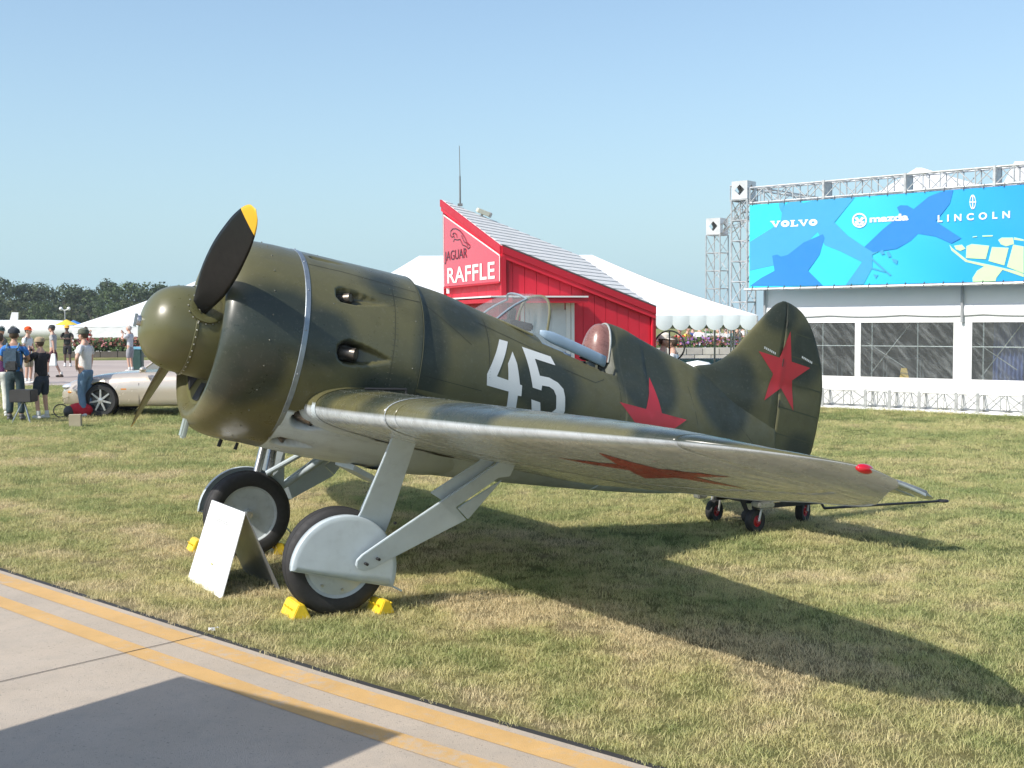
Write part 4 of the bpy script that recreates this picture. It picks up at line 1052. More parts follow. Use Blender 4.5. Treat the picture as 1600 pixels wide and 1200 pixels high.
# walls: side wall of grooved boards, facade of boards
def wall(A, B, inset, N, n, skip=None, lab='wall_board'):
    A = A-N*inset; B = B-N*inset
    for i in range(n):
        q0, q1 = i/n, (i+1)/n; a = A+(B-A)*q0; b = A+(B-A)*q1; g = (b-a).normalized()*.0035
        a2, b2 = a+g, b-g; za, zb = a.z-.06, b.z-.06
        mb = MB(); o = -BO
        mb.hexa([Vector((a2.x, a2.y, 0))+o, Vector((b2.x, b2.y, 0))+o, Vector((b2.x, b2.y, 0))-N*.02+o, Vector((a2.x, a2.y, 0))-N*.02+o, Vector((a2.x, a2.y, za))+o, Vector((b2.x, b2.y, zb))+o, Vector((b2.x, b2.y, zb))-N*.02+o, Vector((a2.x, a2.y, za))-N*.02+o])
        mb.build(lab, M_RB, booth)
    o = -BO; A2, B2 = A-N*.021, B-N*.021
    mb = MB(); mb.hexa([Vector((A2.x, A2.y, 0))+o, Vector((B2.x, B2.y, 0))+o, Vector((B2.x, B2.y, 0))-N*.04+o, Vector((A2.x, A2.y, 0))-N*.04+o, Vector((A2.x, A2.y, A2.z-.07))+o, Vector((B2.x, B2.y, B2.z-.07))+o, Vector((B2.x, B2.y, B2.z-.07))-N*.04+o, Vector((A2.x, A2.y, A2.z-.07))-N*.04+o]); mb.build('wall', paint('groove_red', (.30, .010, .018), .8), booth)
wall(P2, P3-D1*.06, .05, N1, 13); wall(P2, P1, .05, N2, 7); wall(P1, P4, .05, -N1, 8); wall(P4, P3, -.05, N2, 5)
# corner post
mb = MB(); mb.box(Vector((0, 0, P2.z/2-.08))-N1*.02-N2*.02, (.07, .07, P2.z-.14), Matrix.Rotation(math.atan2(D1.y, D1.x), 3, 'Z')); mb.build('corner_post', M_RB2, booth)
# sign board on the facade
def fpt(px, py, k): return onplane(px, py, P2+N2*k, N2)-BO
q = [fpt(696, 336, .0), fpt(697, 448, .0), fpt(784, 439.5, .0), fpt(784, 399, .0)]
mb = MB(); mb.prism(q, N2*.03); mb.build('sign_panel', M_SIGN, booth)
mb = MB()
for a, b in ((0, 1), (2, 3), (3, 0)):
    d = (q[b]-q[a]).normalized(); up_ = d.cross(N2).normalized()*.011; mb.add([q[a]+N2*.034-up_, q[b]+N2*.034-up_, q[b]+N2*.034+up_, q[a]+N2*.034+up_], [(0, 1, 2, 3)])
mb.build('sign_border', M_TRIM, booth)
slab('fascia', onplane(697, 449, P2+N2*.005, N2), onplane(784, 440, P2+N2*.005, N2), .02, .045, M_RB2, N2)
xd = (q[2]-q[1]).normalized(); zd = Vector((0, 0, 1))
ha = (fpt(703, 419, 0)-fpt(703, 443, 0)).length; wtxt = (fpt(776, 434, 0)-fpt(702, 443, 0)).length
t_ = text_obj('RAFFLE', 'raffle_lettering', M_TRIM, booth, (0, 0, 0), (1, 0, 0), (0, 0, 1), ha/.70, .0, .006, 1.05)
def fit_text(o, O, X, Y, w, h, N):
    xs = [v.co.x for v in o.data.vertices]; zs = [v.co.z for v in o.data.vertices]; x0, x1, z0, z1 = min(xs), max(xs), min(zs), max(zs)
    for v in o.data.vertices: v.co = O + X*((v.co.x-x0)/(x1-x0)*w) + Y*((v.co.z-z0)/(z1-z0)*h) + N*(-v.co.y)
    return o
fit_text(t_, fpt(702.5, 443, .0)+N2*.036, xd, zd, wtxt, ha, N2)
M_DK = paint('lettering_dark', (.06, .008, .02), .4)
t_ = text_obj('JAGUAR', 'jaguar_lettering', M_DK, booth, (0, 0, 0), (1, 0, 0), (0, 0, 1), .2, .0, 0)
fit_text(t_, fpt(698, 413, .0)+N2*.036, xd, zd, (fpt(733, 410, 0)-fpt(698, 413, 0)).length, (fpt(715, 391, 0)-fpt(715, 411, 0)).length, N2)
# leaping cat, drawn as line strokes
def strokes(name, lines, w, mat, par, mp):
    mb = MB()
    for ln in lines:
        for a, b in zip(ln, ln[1:]):
            A, B = mp(*a), mp(*b); d = (B-A).normalized(); p = d.cross(N2).normalized()*w/2
            mb.add([A-p, B-p, B+p, A+p], [(0, 1, 2, 3)])
    return mb.build(name, mat, par, fix=False)
cs = lambda x, y: fpt(680+x/7.06, 300+y/7.06, 0)+N2*.037
strokes('leaping_cat', [[(190, 480), (192, 435), (215, 408), (250, 405), (290, 425), (320, 460), (350, 505), (375, 560), (405, 590), (408, 610), (385, 628), (375, 610), (350, 595), (325, 585), (310, 550), (295, 522), (265, 530), (235, 520), (222, 550)], [(190, 480), (205, 500), (225, 490), (235, 505)], [(265, 505), (255, 470), (232, 450), (215, 465), (228, 480)], [(350, 550), (370, 570), (385, 600)], [(310, 478), (330, 520), (345, 560)]], .014, M_DK, booth, cs)
# awnings, small lamp, door
A0_ = onplane(700, 463, P2, N2); zA = A0_.z
def awn(A, B, N, d, z, t=.055):
    A = Vector((A.x, A.y, z)); B = Vector((B.x, B.y, z)); mb = MB(); o = -BO; k = Vector((0, 0, t))
    mb.hexa([A+o, B+o, B+N*d+o, A+N*d+o, A+k+o, B+k+o, B+N*d+k*.8+o, A+N*d+k*.8+o]); a_ = mb.build('awning', M_RB2, booth)
    mb = MB(); k2 = k+Vector((0, 0, .004)); mb.hexa([A+k2+o, B+k2+o, B+N*(d+.02)+k2+o, A+N*(d+.02)+k2+o, A+k2*1.35+o, B+k2*1.35+o, B+N*(d+.02)+k2*1.3+o, A+N*(d+.02)+k2*1.3+o]); mb.build('awning_top', M_TRIM, a_)
zs_ = along(P2, D1, 905, 468).z
awn(P2+D1*-.0-N1*.04, along(P2, D1, 905, 468), N1, .30, zs_-.05, .07); awn(P2-N2*.04-D2*.30, P1, N2, .30, zs_-.05, .07)
mb = MB(); c = fpt(702, 454, 0)+N2*.02; mb.box(c, (.05, .05, .10)); mb.build('wall_lamp', M_TRIM, booth, bevel=.005)
da, db = along(P2-N1*.05, D1, 843, 470), along(P2-N1*.05, D1, 893, 470); o = -BO
dzt = 2.0 if False else onplane(870, 471, P2-N1*.05, N1).z
def dbox(a, b, z0, z1, k0, k1, name, mat, par=booth, bevel=0):
    mb = MB(); A = Vector((a.x, a.y, 0))+o; B = Vector((b.x, b.y, 0))+o
    mb.hexa([A+N1*k0+Vector((0, 0, z0)), B+N1*k0+Vector((0, 0, z0)), B+N1*k1+Vector((0, 0, z0)), A+N1*k1+Vector((0, 0, z0)), A+N1*k0+Vector((0, 0, z1)), B+N1*k0+Vector((0, 0, z1)), B+N1*k1+Vector((0, 0, z1)), A+N1*k1+Vector((0, 0, z1))]); return mb.build(name, mat, par, bevel=bevel)
dd = (db-da).normalized(); dw = (db-da).length; da2 = da-dd*.25; dw2 = dw+.25; da2.z = 0
door = dbox(da2+dd*.02, da2+dd*(dw2-.12), .12, dzt, .005, .02, 'door', paint('door_white', (.66, .70, .72), .5))
for z0, z1 in ((.25, .75), (.85, 1.35), (1.45, dzt-.12)):
    for x0, x1 in ((.08, .34), (.42, .66)): dbox(da2+dd*x0, da2+dd*x1, z0, z1, .021, .028, 'door_panel', MC['door_white'], door, .004)
mb = MB(); mb.sphere(da2+dd*.10+o+N1*.05+Vector((0, 0, 1.05)), .028, 10, 8); mb.build('handle', M_STEEL, door, smooth=True)
for x0, x1 in ((-.05, 0.), (dw2-.10, dw2-.03), (dw2-.02, dw2+.03)): dbox(da2+dd*x0, da2+dd*x1, .05, dzt+.03, .005, .035, 'door_frame', M_TRIM)
# roof unit and aerial
uc = at(752, 334, 17.6)-BO
uu = rp(0, 0, 0)
hq = onplane(752, 338, P2, rn)-BO
Mr = Matrix((e1, e2, rn)).transposed()
rb = empty('roof_floodlight', 'cream box-shaped floodlight housing lying on the booth roof', 'floodlight', hq+BO+rn*.075)
mb = MB(); mb.box((0, 0, 0), (.22, .09, .07), Mr); mb.build('housing', paint('cream_housing', (.6, .58, .47), .5), rb, bevel=.01)
mb = MB(); mb.box(Mr@Vector((.125, 0, -.0)), (.035, .10, .08), Mr); mb.build('lamp_hood', paint('hood_grey', (.3, .31, .31), .5), rb, bevel=.008)
mb = MB(); mb.box(Mr@Vector((0, 0, -.055)), (.03, .03, .05), Mr); mb.build('bracket', MC['hood_grey'], rb)
ab = onplane(719, 322, P2, rn)
ae = empty('radio_aerial', 'thin grey pole aerial standing on the red booth roof', 'aerial', ab); ht = at(717.5, 228, ab.y).z-ab.z
mb = MB(); mb.tube((0, 0, 0), (0, 0, ht*.5), .016, .013, 8); mb.build('mast', paint('mast_grey', (.18, .19, .19), .5, metal=.3), ae); mb = MB(); mb.tube((0, 0, ht*.5), (-.005, 0, ht), .008, .006, 6); mb.build('whip', MC['mast_grey'], ae)
mb = MB(); mb.box((0, 0, .02), (.08, .08, .04)); mb.build('base', MC['mast_grey'], ae)

# ================================================================== TENTS
M_TENT = paint('tent_vinyl', (.80, .80, .80), .45, .05, .6, bump=.06, bscale=.9); M_VAL = paint('tent_valance', (.62, .68, .68), .5, .05, 2)
def tent(name, label, x0, x1, y0, y1, ze, rx0, rx1, zr, val=.30, scal=.33, wallside=(), poles=True):
    t = empty(name, label, 'tent', ((x0+x1)/2, (y0+y1)/2, 0)); O = Vector(((x0+x1)/2, (y0+y1)/2, 0)); ym = (y0+y1)/2
    E = [Vector((x0, y0, ze)), Vector((x1, y0, ze)), Vector((x1, y1, ze)), Vector((x0, y1, ze))]; A, B = Vector((rx0, ym, zr)), Vector((rx1, ym, zr))
    def quad(a, b, c, d, n=14):
        P = []
        for i in range(n+1):
            q = i/n; row = []
            for j in range(n+1):
                r = j/n; p = (a*(1-q)+b*q)*(1-r)+(d*(1-q)+c*q)*r; p = p-O; p.z -= .05*(zr-ze)*math.sin(math.pi*r)*(1+.15*math.sin(q*40)); row.append(tuple(p))
            P.append(row)
        return grid('roof_panel', P, M_TENT, t)
    quad(E[0], E[1], B, A); quad(E[1], E[2], B, B+Vector((0, .001, 0))); quad(E[2], E[3], A, B); quad(E[3], E[0], A, A+Vector((0, .001, 0)))
    for k in range(4):
        a, b = E[k]-O, E[(k+1) % 4]-O; L = (b-a).length; n = max(1, round(L/scal)); 
        if k == 0:
            for i in range(n):
                P = []
                for j in range(9):
                    q = (i+(j/8))/n; p = a+(b-a)*q; dep = val*(.62+.38*math.sin(math.pi*j/8)**.6) ; bl = .03*math.sin(math.pi*j/8)
                    P.append([tuple(p+Vector((0, 0, 0))), tuple(p+Vector((0, -bl, -val*.4))), tuple(p+Vector((0, -bl*.4, -dep)))])
                grid('valance_scallop', P, M_VAL, t)
        else:
            mb = MB(); mb.add([a, b, b-Vector((0, 0, val)), a-Vector((0, 0, val))], [(0, 1, 2, 3)]); mb.build('valance', M_VAL, t)
        if k in wallside:
            mb = MB(); mb.add([a-Vector((0, 0, .02)), b-Vector((0, 0, .02)), Vector((b.x, b.y, .02)), Vector((a.x, a.y, .02))], [(0, 1, 2, 3)]); mb.build('side_wall', M_TENT, t)
    if poles:
        for k in range(4):
            a, b = E[k]-O, E[(k+1) % 4]-O; n = max(2, int((b-a).length/2.6))
            for i in range(n): p = a+(b-a)*i/n; mb = MB(); mb.tube((p.x, p.y+.02*(k == 0), 0), (p.x, p.y+.02*(k == 0), ze-.02), .022); mb.build('pole', paint('pole_grey', (.45, .46, .46), .4, metal=.5), t)
    return t
tent('frame_tent', 'white frame tent with scalloped valance right behind the red booth', at(470, 500, 24).x, at(1183, 492, 24).x, 24, 29, at(1183, 492, 24).z, at(655, 405, 26.5).x, at(925, 397, 26.5).x, at(800, 399, 26.5).z, .30, .335)
tent('marquee', 'large white marquee with a long sloping roof beyond the parked car', at(112, 508, 74).x, at(690, 500, 74).x, 74, 92, at(118, 510, 74).z, at(385, 400, 83).x, at(470, 400, 83).x, at(385, 404, 83).z, .06, .8, (0, 1, 3), False)
tent('peaked_marquee', 'white peaked marquee roof showing above the truss, left of two', 10.2, 16.5, 34, 42, at(1440, 330, 34).z, at(1432, 270, 38).x, at(1440, 270, 38).x, at(1435, 262, 38).z, .3, .6, (0,))
tent('peaked_marquee', 'white peaked marquee roof showing above the truss at right edge', 16.8, 24, 34, 44, at(1440, 330, 34).z, at(1585, 270, 39).x, at(1600, 270, 39).x, at(1590, 252, 39).z, .3, .6, (0,))

# ================================================================== EXHIBITION PAVILION
Fe = Vector((.7633, -.6461, 0)); Fn = Vector((-.6461, -.7633, 0)); F0 = Vector((6.7, 26.0, 0))
def FP(px, py, off=0.): return onplane(px, py, F0+Fn*off, Fn)
pav = empty('exhibition_pavilion', 'white exhibition pavilion with clear vinyl windows framed by aluminium truss', 'pavilion', F0)
def rel(v): return v-F0
def apt(a, z, off=0.): return Fe*a+Fn*off+Vector((0, 0, z))       # local to F0
M_AL = paint('truss_aluminium', (.52, .53, .53), .4, .25, 9, metal=.45); M_PW = paint('pavilion_white', (.80, .80, .79), .5, .03, 1.2, bump=.01, bscale=2.2); M_PG = paint('pavilion_inner_white', (.70, .71, .72), .6, .04, 1)
def truss(P, Q, s, n, parent, r=.024, name='truss_section', up=Vector((0, 0, 1)), ends=True):
    """square box truss whose lower front chord starts at P and runs to Q"""
    mb = MB(); d = (Q-P).normalized(); side = -d.cross(up).normalized()*s; u = up*s; L = (Q-P).length
    C = [Vector((0, 0, 0)), u, u+side, side]
    for c in C: mb.tube(P+c, Q+c, r, n=6)
    for i in range(n+1):
        p = P+d*(L*i/n)
        for k in range(4): mb.tube(p+C[k], p+C[(k+1) % 4], r*.7, n=5)
        if i < n:
            q = P+d*(L*(i+1)/n)
            for k in range(4):
                a, b = (C[k], C[(k+1) % 4]) if i % 2 == 0 else (C[(k+1) % 4], C[k]); mb.tube(p+a, q+b, r*.6, n=5)
    return mb.build(name, M_AL, parent, smooth=True)
up_ = Vector((0, 0, 1))
aL, aR = (rel(FP(1170, 313)).dot(Fe)), 9.0
zb, zt = FP(1400, 446).z, FP(1400, 302).z            # banner bottom and top
zt2 = zt+.36
# top beam in sections
xs = np.linspace(aL, aR, 7)
for i in range(6): truss(apt(xs[i]+.02, zt+.03, -.02), apt(xs[i+1]-.02, zt+.03, -.02), .34, 5, pav, .02)
for i in range(1, 6):
    mb = MB(); mb.box(apt(xs[i], zt+.20, -.19), (.05, .40, .40), Matrix((Fe, -Fn, up_)).transposed()); mb.build('joint_plate', M_AL, pav)
# towers
tw = .40; a0 = aL-tw-.04
def tower(base, H, par, w=.40):
    # vertical truss: treat z as the running direction
    mb = MB(); ex = Fe*w; ey = Fn*-w; C = [Vector((0, 0, 0)), ex, ex+ey, ey]; n = max(2, round(H/w*.85))
    for c in C: mb.tube(base+c, base+c+up_*H, .02, n=6)
    for i in range(n+1):
        for k in range(4): mb.tube(base+C[k]+up_*(H*i/n), base+C[(k+1) % 4]+up_*(H*i/n), .014, n=5)
        if i < n:
            for k in range(4): mb.tube(base+C[k]+up_*(H*i/n), base+C[(k+1) % 4]+up_*(H*(i+1)/n), .011, n=5)
    mb.build('truss_tower', M_AL, par, smooth=True)
def corner(base, par, w=.40):
    mb = MB(); Mx_ = Matrix((Fe, -Fn, up_)).transposed(); c = base+Fe*w/2-Fn*w/2+up_*w/2
    h = w/2
    for ax in ((1, 0, 0), (0, 1, 0), (-1, 0, 0), (0, -1, 0)):
        a = Vector(ax); b = Vector((-a.y, a.x, 0)); z = Vector((0, 0, 1)); o_ = [c+Mx_@(a*h+b*x*h+z*y*h) for x, y in ((-1, -1), (1, -1), (1, 1), (-1, 1))]; i_ = [c+Mx_@(a*(h-.005)+b*x*h*.62+z*y*h*.62) for x, y in ((0, -1), (1, 0), (0, 1), (-1, 0))]
        # square plate with a diamond opening
        vs = o_+i_; mb.add(vs, [(0, 1, 4), (1, 5, 4), (1, 2, 5), (2, 6, 5), (2, 3, 6), (3, 7, 6), (3, 0, 7), (0, 4, 7)])
    for s in (-1, 1):
        mb.add([c+Mx_@Vector((x*h, y*h, s*h)) for x, y in ((-1, -1), (1, -1), (1, 1), (-1, 1))], [(0, 1, 2, 3)])
    mb.build('corner_block', paint('block_white', (.62, .63, .63), .4, metal=.3), par)
ftb = apt(a0, 0, .0); ztop = FP(1152, 283).z
tower(ftb, ztop-.42, pav); corner(ftb+up_*(ztop-.40), pav)
mb = MB()
bt = at(1103, 460, 40.); bt = Vector((bt.x, bt.y, 0)); bz = at(1113, 341, 40.).z
tower(bt-F0, bz-.56, pav, .53); corner(bt-F0+up_*(bz-.54), pav, .53)
truss(bt-F0+up_*(bz-.5)+Fe*.5-Fn*.2, apt(a0, bz-.9, -.5), .30, 3, pav, .016)
# side beam going back from the front tower
truss(ftb+up_*(ztop-.38)-Fn*.45+Fe*.05, ftb+up_*(ztop-.38)-Fn*4.5+Fe*.05, .34, 5, pav, .018)
# banner: its own thing hanging in the frame
ban = empty('sponsor_banner', 'long blue printed sponsor banner with white lettering stretched in the truss frame', 'banner', F0)
P = []
nb = 80
for i in range(nb+1):
    a = aL+.03+(aR-aL-.06)*i/nb; row = []
    for j in range(13):
        z = zb+.03+(zt-zb-.05)*j/12; row.append(tuple(apt(a, z, .012+.006*math.sin(a*3.1+z*4)*math.sin(math.pi*j/12))))
    P.append(row)
def mat_banner():
    t = NT('banner_print'); sep = t.n('ShaderNodeSeparateXYZ'); t.l(t.coord('Object'), sep.inputs[0])
    c = t.ramp(t.rng(sep.outputs[0], -1.4, 3.6, 0, 1), [(0, (.035, .66, .80)), (.45, (.03, .52, .86)), (.75, (.01, .36, .80)), (1, (.01, .30, .78))]); t.l(c, t.b.inputs['Base Color'])
    t.b.inputs['Roughness'].default_value = .45; return t.m
cloth = grid('banner_cloth', P, mat_banner(), ban)
BC = lambda x, y: (1160+x/3.636, 280+y/3.636)
def bprint(name, pts, rgb, k):
    m = paint('print_%s' % name, rgb, .45, .02); vs = []
    pl = [rel(FP(*BC(*p), .0)) for p in pts]; p2 = [(min(max(p.dot(Fe), aL+.035), aR-.05), min(max(p.z, zb+.035), zt-.025)) for p in pl]
    bm = bmesh.new(); v = [bm.verts.new((x, y, 0)) for x, y in p2]; bm.faces.new(v); bmesh.ops.triangulate(bm, faces=bm.faces)
    for v in bm.verts: v.co = apt(v.co.x, v.co.y, .019+k)
    me = bpy.data.meshes.new('print_shape'); bm.to_mesh(me); bm.free(); return link('printed_shape', me, m, ban)
TEAL, BLU2, CREAM, CY = (.05, .33, .56), (.02, .21, .60), (.52, .80, .42), (.03, .70, .84)
bprint('cyan', [(45, 125), (205, 120), (225, 215), (165, 285), (45, 355)], CY, 0)
bprint('teal', [(45, 355), (165, 280), (222, 235), (228, 160), (262, 118), (330, 115), (350, 135), (400, 108), (640, 95), (525, 245), (600, 320), (695, 385), (800, 400), (740, 430), (740, 505), (690, 600), (590, 600), (640, 530), (682, 470), (560, 410), (470, 375), (430, 300), (300, 430), (180, 490), (45, 520)], TEAL, .0015)
bprint('blue', [(45, 606), (110, 560), (185, 520), (172, 435), (200, 428), (222, 440), (260, 430), (350, 360), (460, 312), (470, 335), (440, 430), (375, 520), (460, 604)], BLU2, .003)
bprint('blue', [(695, 385), (800, 285), (900, 205), (880, 160), (900, 148), (940, 150), (975, 170), (1060, 100), (1130, 72), (1200, 62), (1180, 140), (1100, 240), (1245, 335), (1190, 365), (1100, 325), (1000, 310), (960, 350), (880, 395), (745, 415)], BLU2, .003)
for pts in ([(1275, 380), (1305, 368), (1405, 378), (1385, 455), (1272, 448)], [(1420, 385), (1515, 390), (1490, 490), (1400, 465)], [(1540, 372), (1600, 382), (1600, 535), (1505, 498)],
            [(1178, 372), (1195, 392), (1280, 460), (1400, 485), (1560, 522), (1600, 538), (1600, 556), (1480, 515), (1445, 560), (1440, 600), (1310, 600), (1310, 560), (1335, 520), (1375, 495), (1270, 470), (1190, 405)],
            [(1455, 345), (1475, 332), (1540, 332), (1545, 368), (1500, 382), (1470, 370)], [(1205, 378), (1250, 372), (1270, 395), (1240, 408), (1215, 398)], [(1545, 330), (1600, 342), (1600, 352), (1545, 344)], [(1365, 320), (1425, 318), (1424, 325), (1366, 327)], [(1310, 326), (1335, 323), (1335, 328), (1310, 331)]):
    bprint('cream', pts, CREAM, .003)
for pts in ([(780, 410), (800, 402), (812, 425), (795, 430)], [(820, 415), (835, 410), (850, 440), (832, 445)], [(850, 450), (885, 460), (880, 485), (858, 468)], [(720, 430), (850, 545), (840, 550), (715, 440)], [(700, 490), (820, 525), (818, 532), (700, 500)], [(745, 540), (775, 545), (760, 565)], [(210, 128), (245, 124), (225, 190), (212, 165)]):
    bprint('teal', pts, TEAL, .0045)
M_BT = paint('banner_white', (.82, .83, .83), .45, .02)
def btext(body, x0, x1, y0, y1, bold=0., slabs=False, **k):
    t_ = text_obj(body, 'banner_lettering', M_BT, ban, (0, 0, 0), (1, 0, 0), (0, 0, 1), .3, 0., bold, **k)
    A = rel(FP(*BC(x0, y1), 0)); B = rel(FP(*BC(x1, y1), 0)); h = FP(*BC(x0, y0), 0).z-FP(*BC(x0, y1), 0).z
    return fit_text(t_, apt(A.dot(Fe), A.z, .027), Fe, up_, (B-A).dot(Fe), h, Fn)
def bpoly(name, polys, mp, k=.027):
    mb = MB()
    for pl in polys:
        v = [rel(FP(*BC(*mp(x, y)), 0)) for x, y in pl]; v = [apt(p.dot(Fe), p.z, k) for p in v]; mb.add(v, [tuple(range(len(v)))])
    bm_o = mb.build(name, M_BT, ban, fix=False); return bm_o
def ringpoly(cx, cy, r0, r1, sx=1., n=24):
    out = []
    for i in range(n):
        a, b = 2*math.pi*i/n, 2*math.pi*(i+1)/n
        out.append([(cx+r0*sx*math.cos(a), cy+r0*math.sin(a)), (cx+r0*sx*math.cos(b), cy+r0*math.sin(b)), (cx+r1*sx*math.cos(b), cy+r1*math.sin(b)), (cx+r1*sx*math.cos(a), cy+r1*math.sin(a))])
    return out
# VOLVO in extended slab letters: drawn on a 100 x 40 pitch
def volvo():
    out = []; W_ = 53.
    def Vv(o): return [[(o-3, 0), (o+20, 0), (o+20, 6), (o+16, 6), (o+27, 28), (o+30, 34), (o+24, 40), (o+3, 6), (o-3, 6)], [(o+34, 0), (o+52, 0), (o+52, 6), (o+47, 6), (o+31, 40), (o+22, 40), (o+26, 28), (o+38, 6), (o+34, 6)]]
    def Oo(o): return ringpoly(o+25, 20, 7, 20.5, 1.15, 20)
    def Ll(o): return [[(o, 0), (o+26, 0), (o+26, 6), (o+20, 6), (o+20, 33), (o+34, 33), (o+38, 26), (o+43, 26), (o+43, 40), (o, 40), (o, 34), (o+6, 34), (o+6, 6), (o, 6)]]
    x = 0
    for f_, adv in ((Vv, 54), (Oo, 53), (Ll, 47), (Vv, 54), (Oo, 50)): out += f_(x); x += adv
    return out
bpoly('volvo_lettering', volvo(), lambda x, y: (165+x*1.03, 238-x*.045+y*.92))
bpoly('winged_emblem', ringpoly(668, 234, 33, 42, 1, 28)+[[(638, 222), (655, 214), (668, 232), (668, 246)], [(668, 232), (681, 214), (698, 222), (668, 246)], [(640, 240), (655, 236), (668, 256), (668, 264), (648, 258)], [(696, 240), (681, 236), (668, 256), (668, 264), (688, 258)]], lambda x, y: (x, y))
btext('mazda', 726, 946, 208, 247, bold=.012)
btext('LINCOLN', 1112, 1522, 205, 245, bold=.010, spacing=1.9)
bpoly('cross_emblem', ringpoly(1311, 130, 34, 42, .42, 20)+[[(1308, 90), (1314, 90), (1314, 172), (1308, 172)], [(1291, 127), (1331, 127), (1331, 133), (1291, 133)]], lambda x, y: (x, y))
# ties along the banner and rails
mb = MB(); mb.tube(apt(aL-.1, zb-.01, .0), apt(aR, zb-.01, .0), .03, n=8); mb.build('lower_rail', M_AL, pav, smooth=True)
for i in range(28):
    a = aL+.1+(aR-aL-.2)*i/27
    for z in (zt+.0, zb+.01):
        mb = MB(); mb.tube(apt(a, z-.04, .03), apt(a+.02, z+.05, .03), .008, n=5); mb.build('banner_tie', paint('tie_dark', (.1, .1, .11), .6), ban)
# wall behind: everything at offset WO
WO = -.42
def wp(px, py): 
    p = rel(FP(px, py, WO)); return p.dot(Fe), p.z
aW0 = wp(1196, 500)[0]; aW1 = 9.2
def panel(a0, a1, z0, z1, off=WO, th=.03, mat=M_PW, name='wall_panel', par=None, bevel=0):
    mb = MB(); mb.hexa([apt(a0, z0, off-th), apt(a1, z0, off-th), apt(a1, z0, off), apt(a0, z0, off), apt(a0, z1, off-th), apt(a1, z1, off-th), apt(a1, z1, off), apt(a0, z1, off)]); return mb.build(name, mat, par or pav, bevel=bevel)
zwt, zwb = wp(1410, 504)[1], wp(1410, 590)[1]; zbase = wp(1450, 618)[1]
wins = [(wp(1205, 500)[0], wp(1336, 500)[0]), (wp(1345, 500)[0], wp(1490, 500)[0]), (wp(1519, 500)[0], wp(1668, 500)[0]), (wp(1700, 500)[0], 9.0)]
panel(aW0, aW1, zwt, zb+.35); panel(aW0, aW1, zbase-.25, zwb)
edges_ = [aW0]+[x for w in wins for x in w]+[aW1]
for i in range(0, len(edges_), 2): panel(edges_[i], edges_[i+1], zwb+.002, zwt-.002, off=WO-.001)
# valance flap on the wall just under the banner shadow line
P = []
for i in range(100):
    a = aW0+.02+(aW1-aW0-.04)*i/99; d = .03*abs(math.sin(a*1.9)); P.append([tuple(apt(a, zwt+.36, WO+.02)), tuple(apt(a, zwt+.26, WO+.05)), tuple(apt(a, zwt+.16-d, WO+.035))])
grid('eave_flap', P, M_PG, pav)
M_VIN = glass('clear_vinyl', (.8, .83, .83), .05, .12, streak=.10)
for w0, w1 in wins:
    wn_ = panel(w0+.002, w1-.002, zwb+.01, zwt-.01, WO-.012, .004, M_VIN, 'window')
    mb = MB(); z = (zwb+zwt)/2+.08; mb.tube(apt(w0, z, WO-.035), apt(w1, z, WO-.035), .012, n=6); mb.build('crossbar', M_AL, wn_)
    for q in (.12, .62):
        mb = MB(); a = w0+(w1-w0)*q; mb.tube(apt(a, zwb, WO-.045), apt(a, zwt, WO-.045), .014, n=6); mb.build('mullion', M_AL, wn_)
    mb = MB(); mb.tube(apt(w0+.1, zwb+.05, WO-.3), apt(w0+(w1-w0)*.5, zwt, WO-.3), .012, n=5); mb.tube(apt(w0+.0, zwb+.75, WO-.25), apt(w0+(w1-w0)*.45, zwb+.2, WO-.25), .010, n=5); mb.build('brace_cable', M_AL, wn_)
# posts on the facade
for px_ in (1197, 1505):
    a, z = wp(px_, 470); mb = MB(); mb.tube(apt(a, zwt, WO+.06), apt(a, zb, WO+.06), .03, n=8); mb.build('wall_post', paint('post_grey', (.35, .36, .37), .5), pav, smooth=True)
    panel(a-.015, a+.015, zbase, zwt+.1, WO+.008, .006, M_PG, 'seam_strip')
# interior
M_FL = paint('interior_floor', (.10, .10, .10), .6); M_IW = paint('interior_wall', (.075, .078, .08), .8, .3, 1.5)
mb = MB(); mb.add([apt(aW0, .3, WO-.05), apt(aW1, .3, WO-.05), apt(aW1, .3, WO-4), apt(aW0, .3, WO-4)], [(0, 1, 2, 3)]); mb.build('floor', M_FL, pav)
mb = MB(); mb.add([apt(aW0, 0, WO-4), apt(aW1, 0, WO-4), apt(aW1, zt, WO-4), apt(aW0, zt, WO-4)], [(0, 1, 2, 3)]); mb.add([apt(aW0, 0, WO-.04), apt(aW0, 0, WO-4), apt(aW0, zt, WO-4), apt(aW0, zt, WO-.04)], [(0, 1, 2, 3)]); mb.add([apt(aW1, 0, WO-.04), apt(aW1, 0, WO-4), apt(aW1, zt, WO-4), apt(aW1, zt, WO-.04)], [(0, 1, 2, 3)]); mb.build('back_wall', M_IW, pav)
mb = MB(); mb.hexa([apt(aW0, zb+.36, WO-.0), apt(aW1, zb+.36, WO-.0), apt(aW1, zb+.9, WO-4.02), apt(aW0, zb+.9, WO-4.02), apt(aW0, zb+.40, WO-.0), apt(aW1, zb+.40, WO-.0), apt(aW1, zb+.94, WO-4.02), apt(aW0, zb+.94, WO-4.02)]); mb.build('roof', M_PW, pav)
rng_ = random.Random(4)
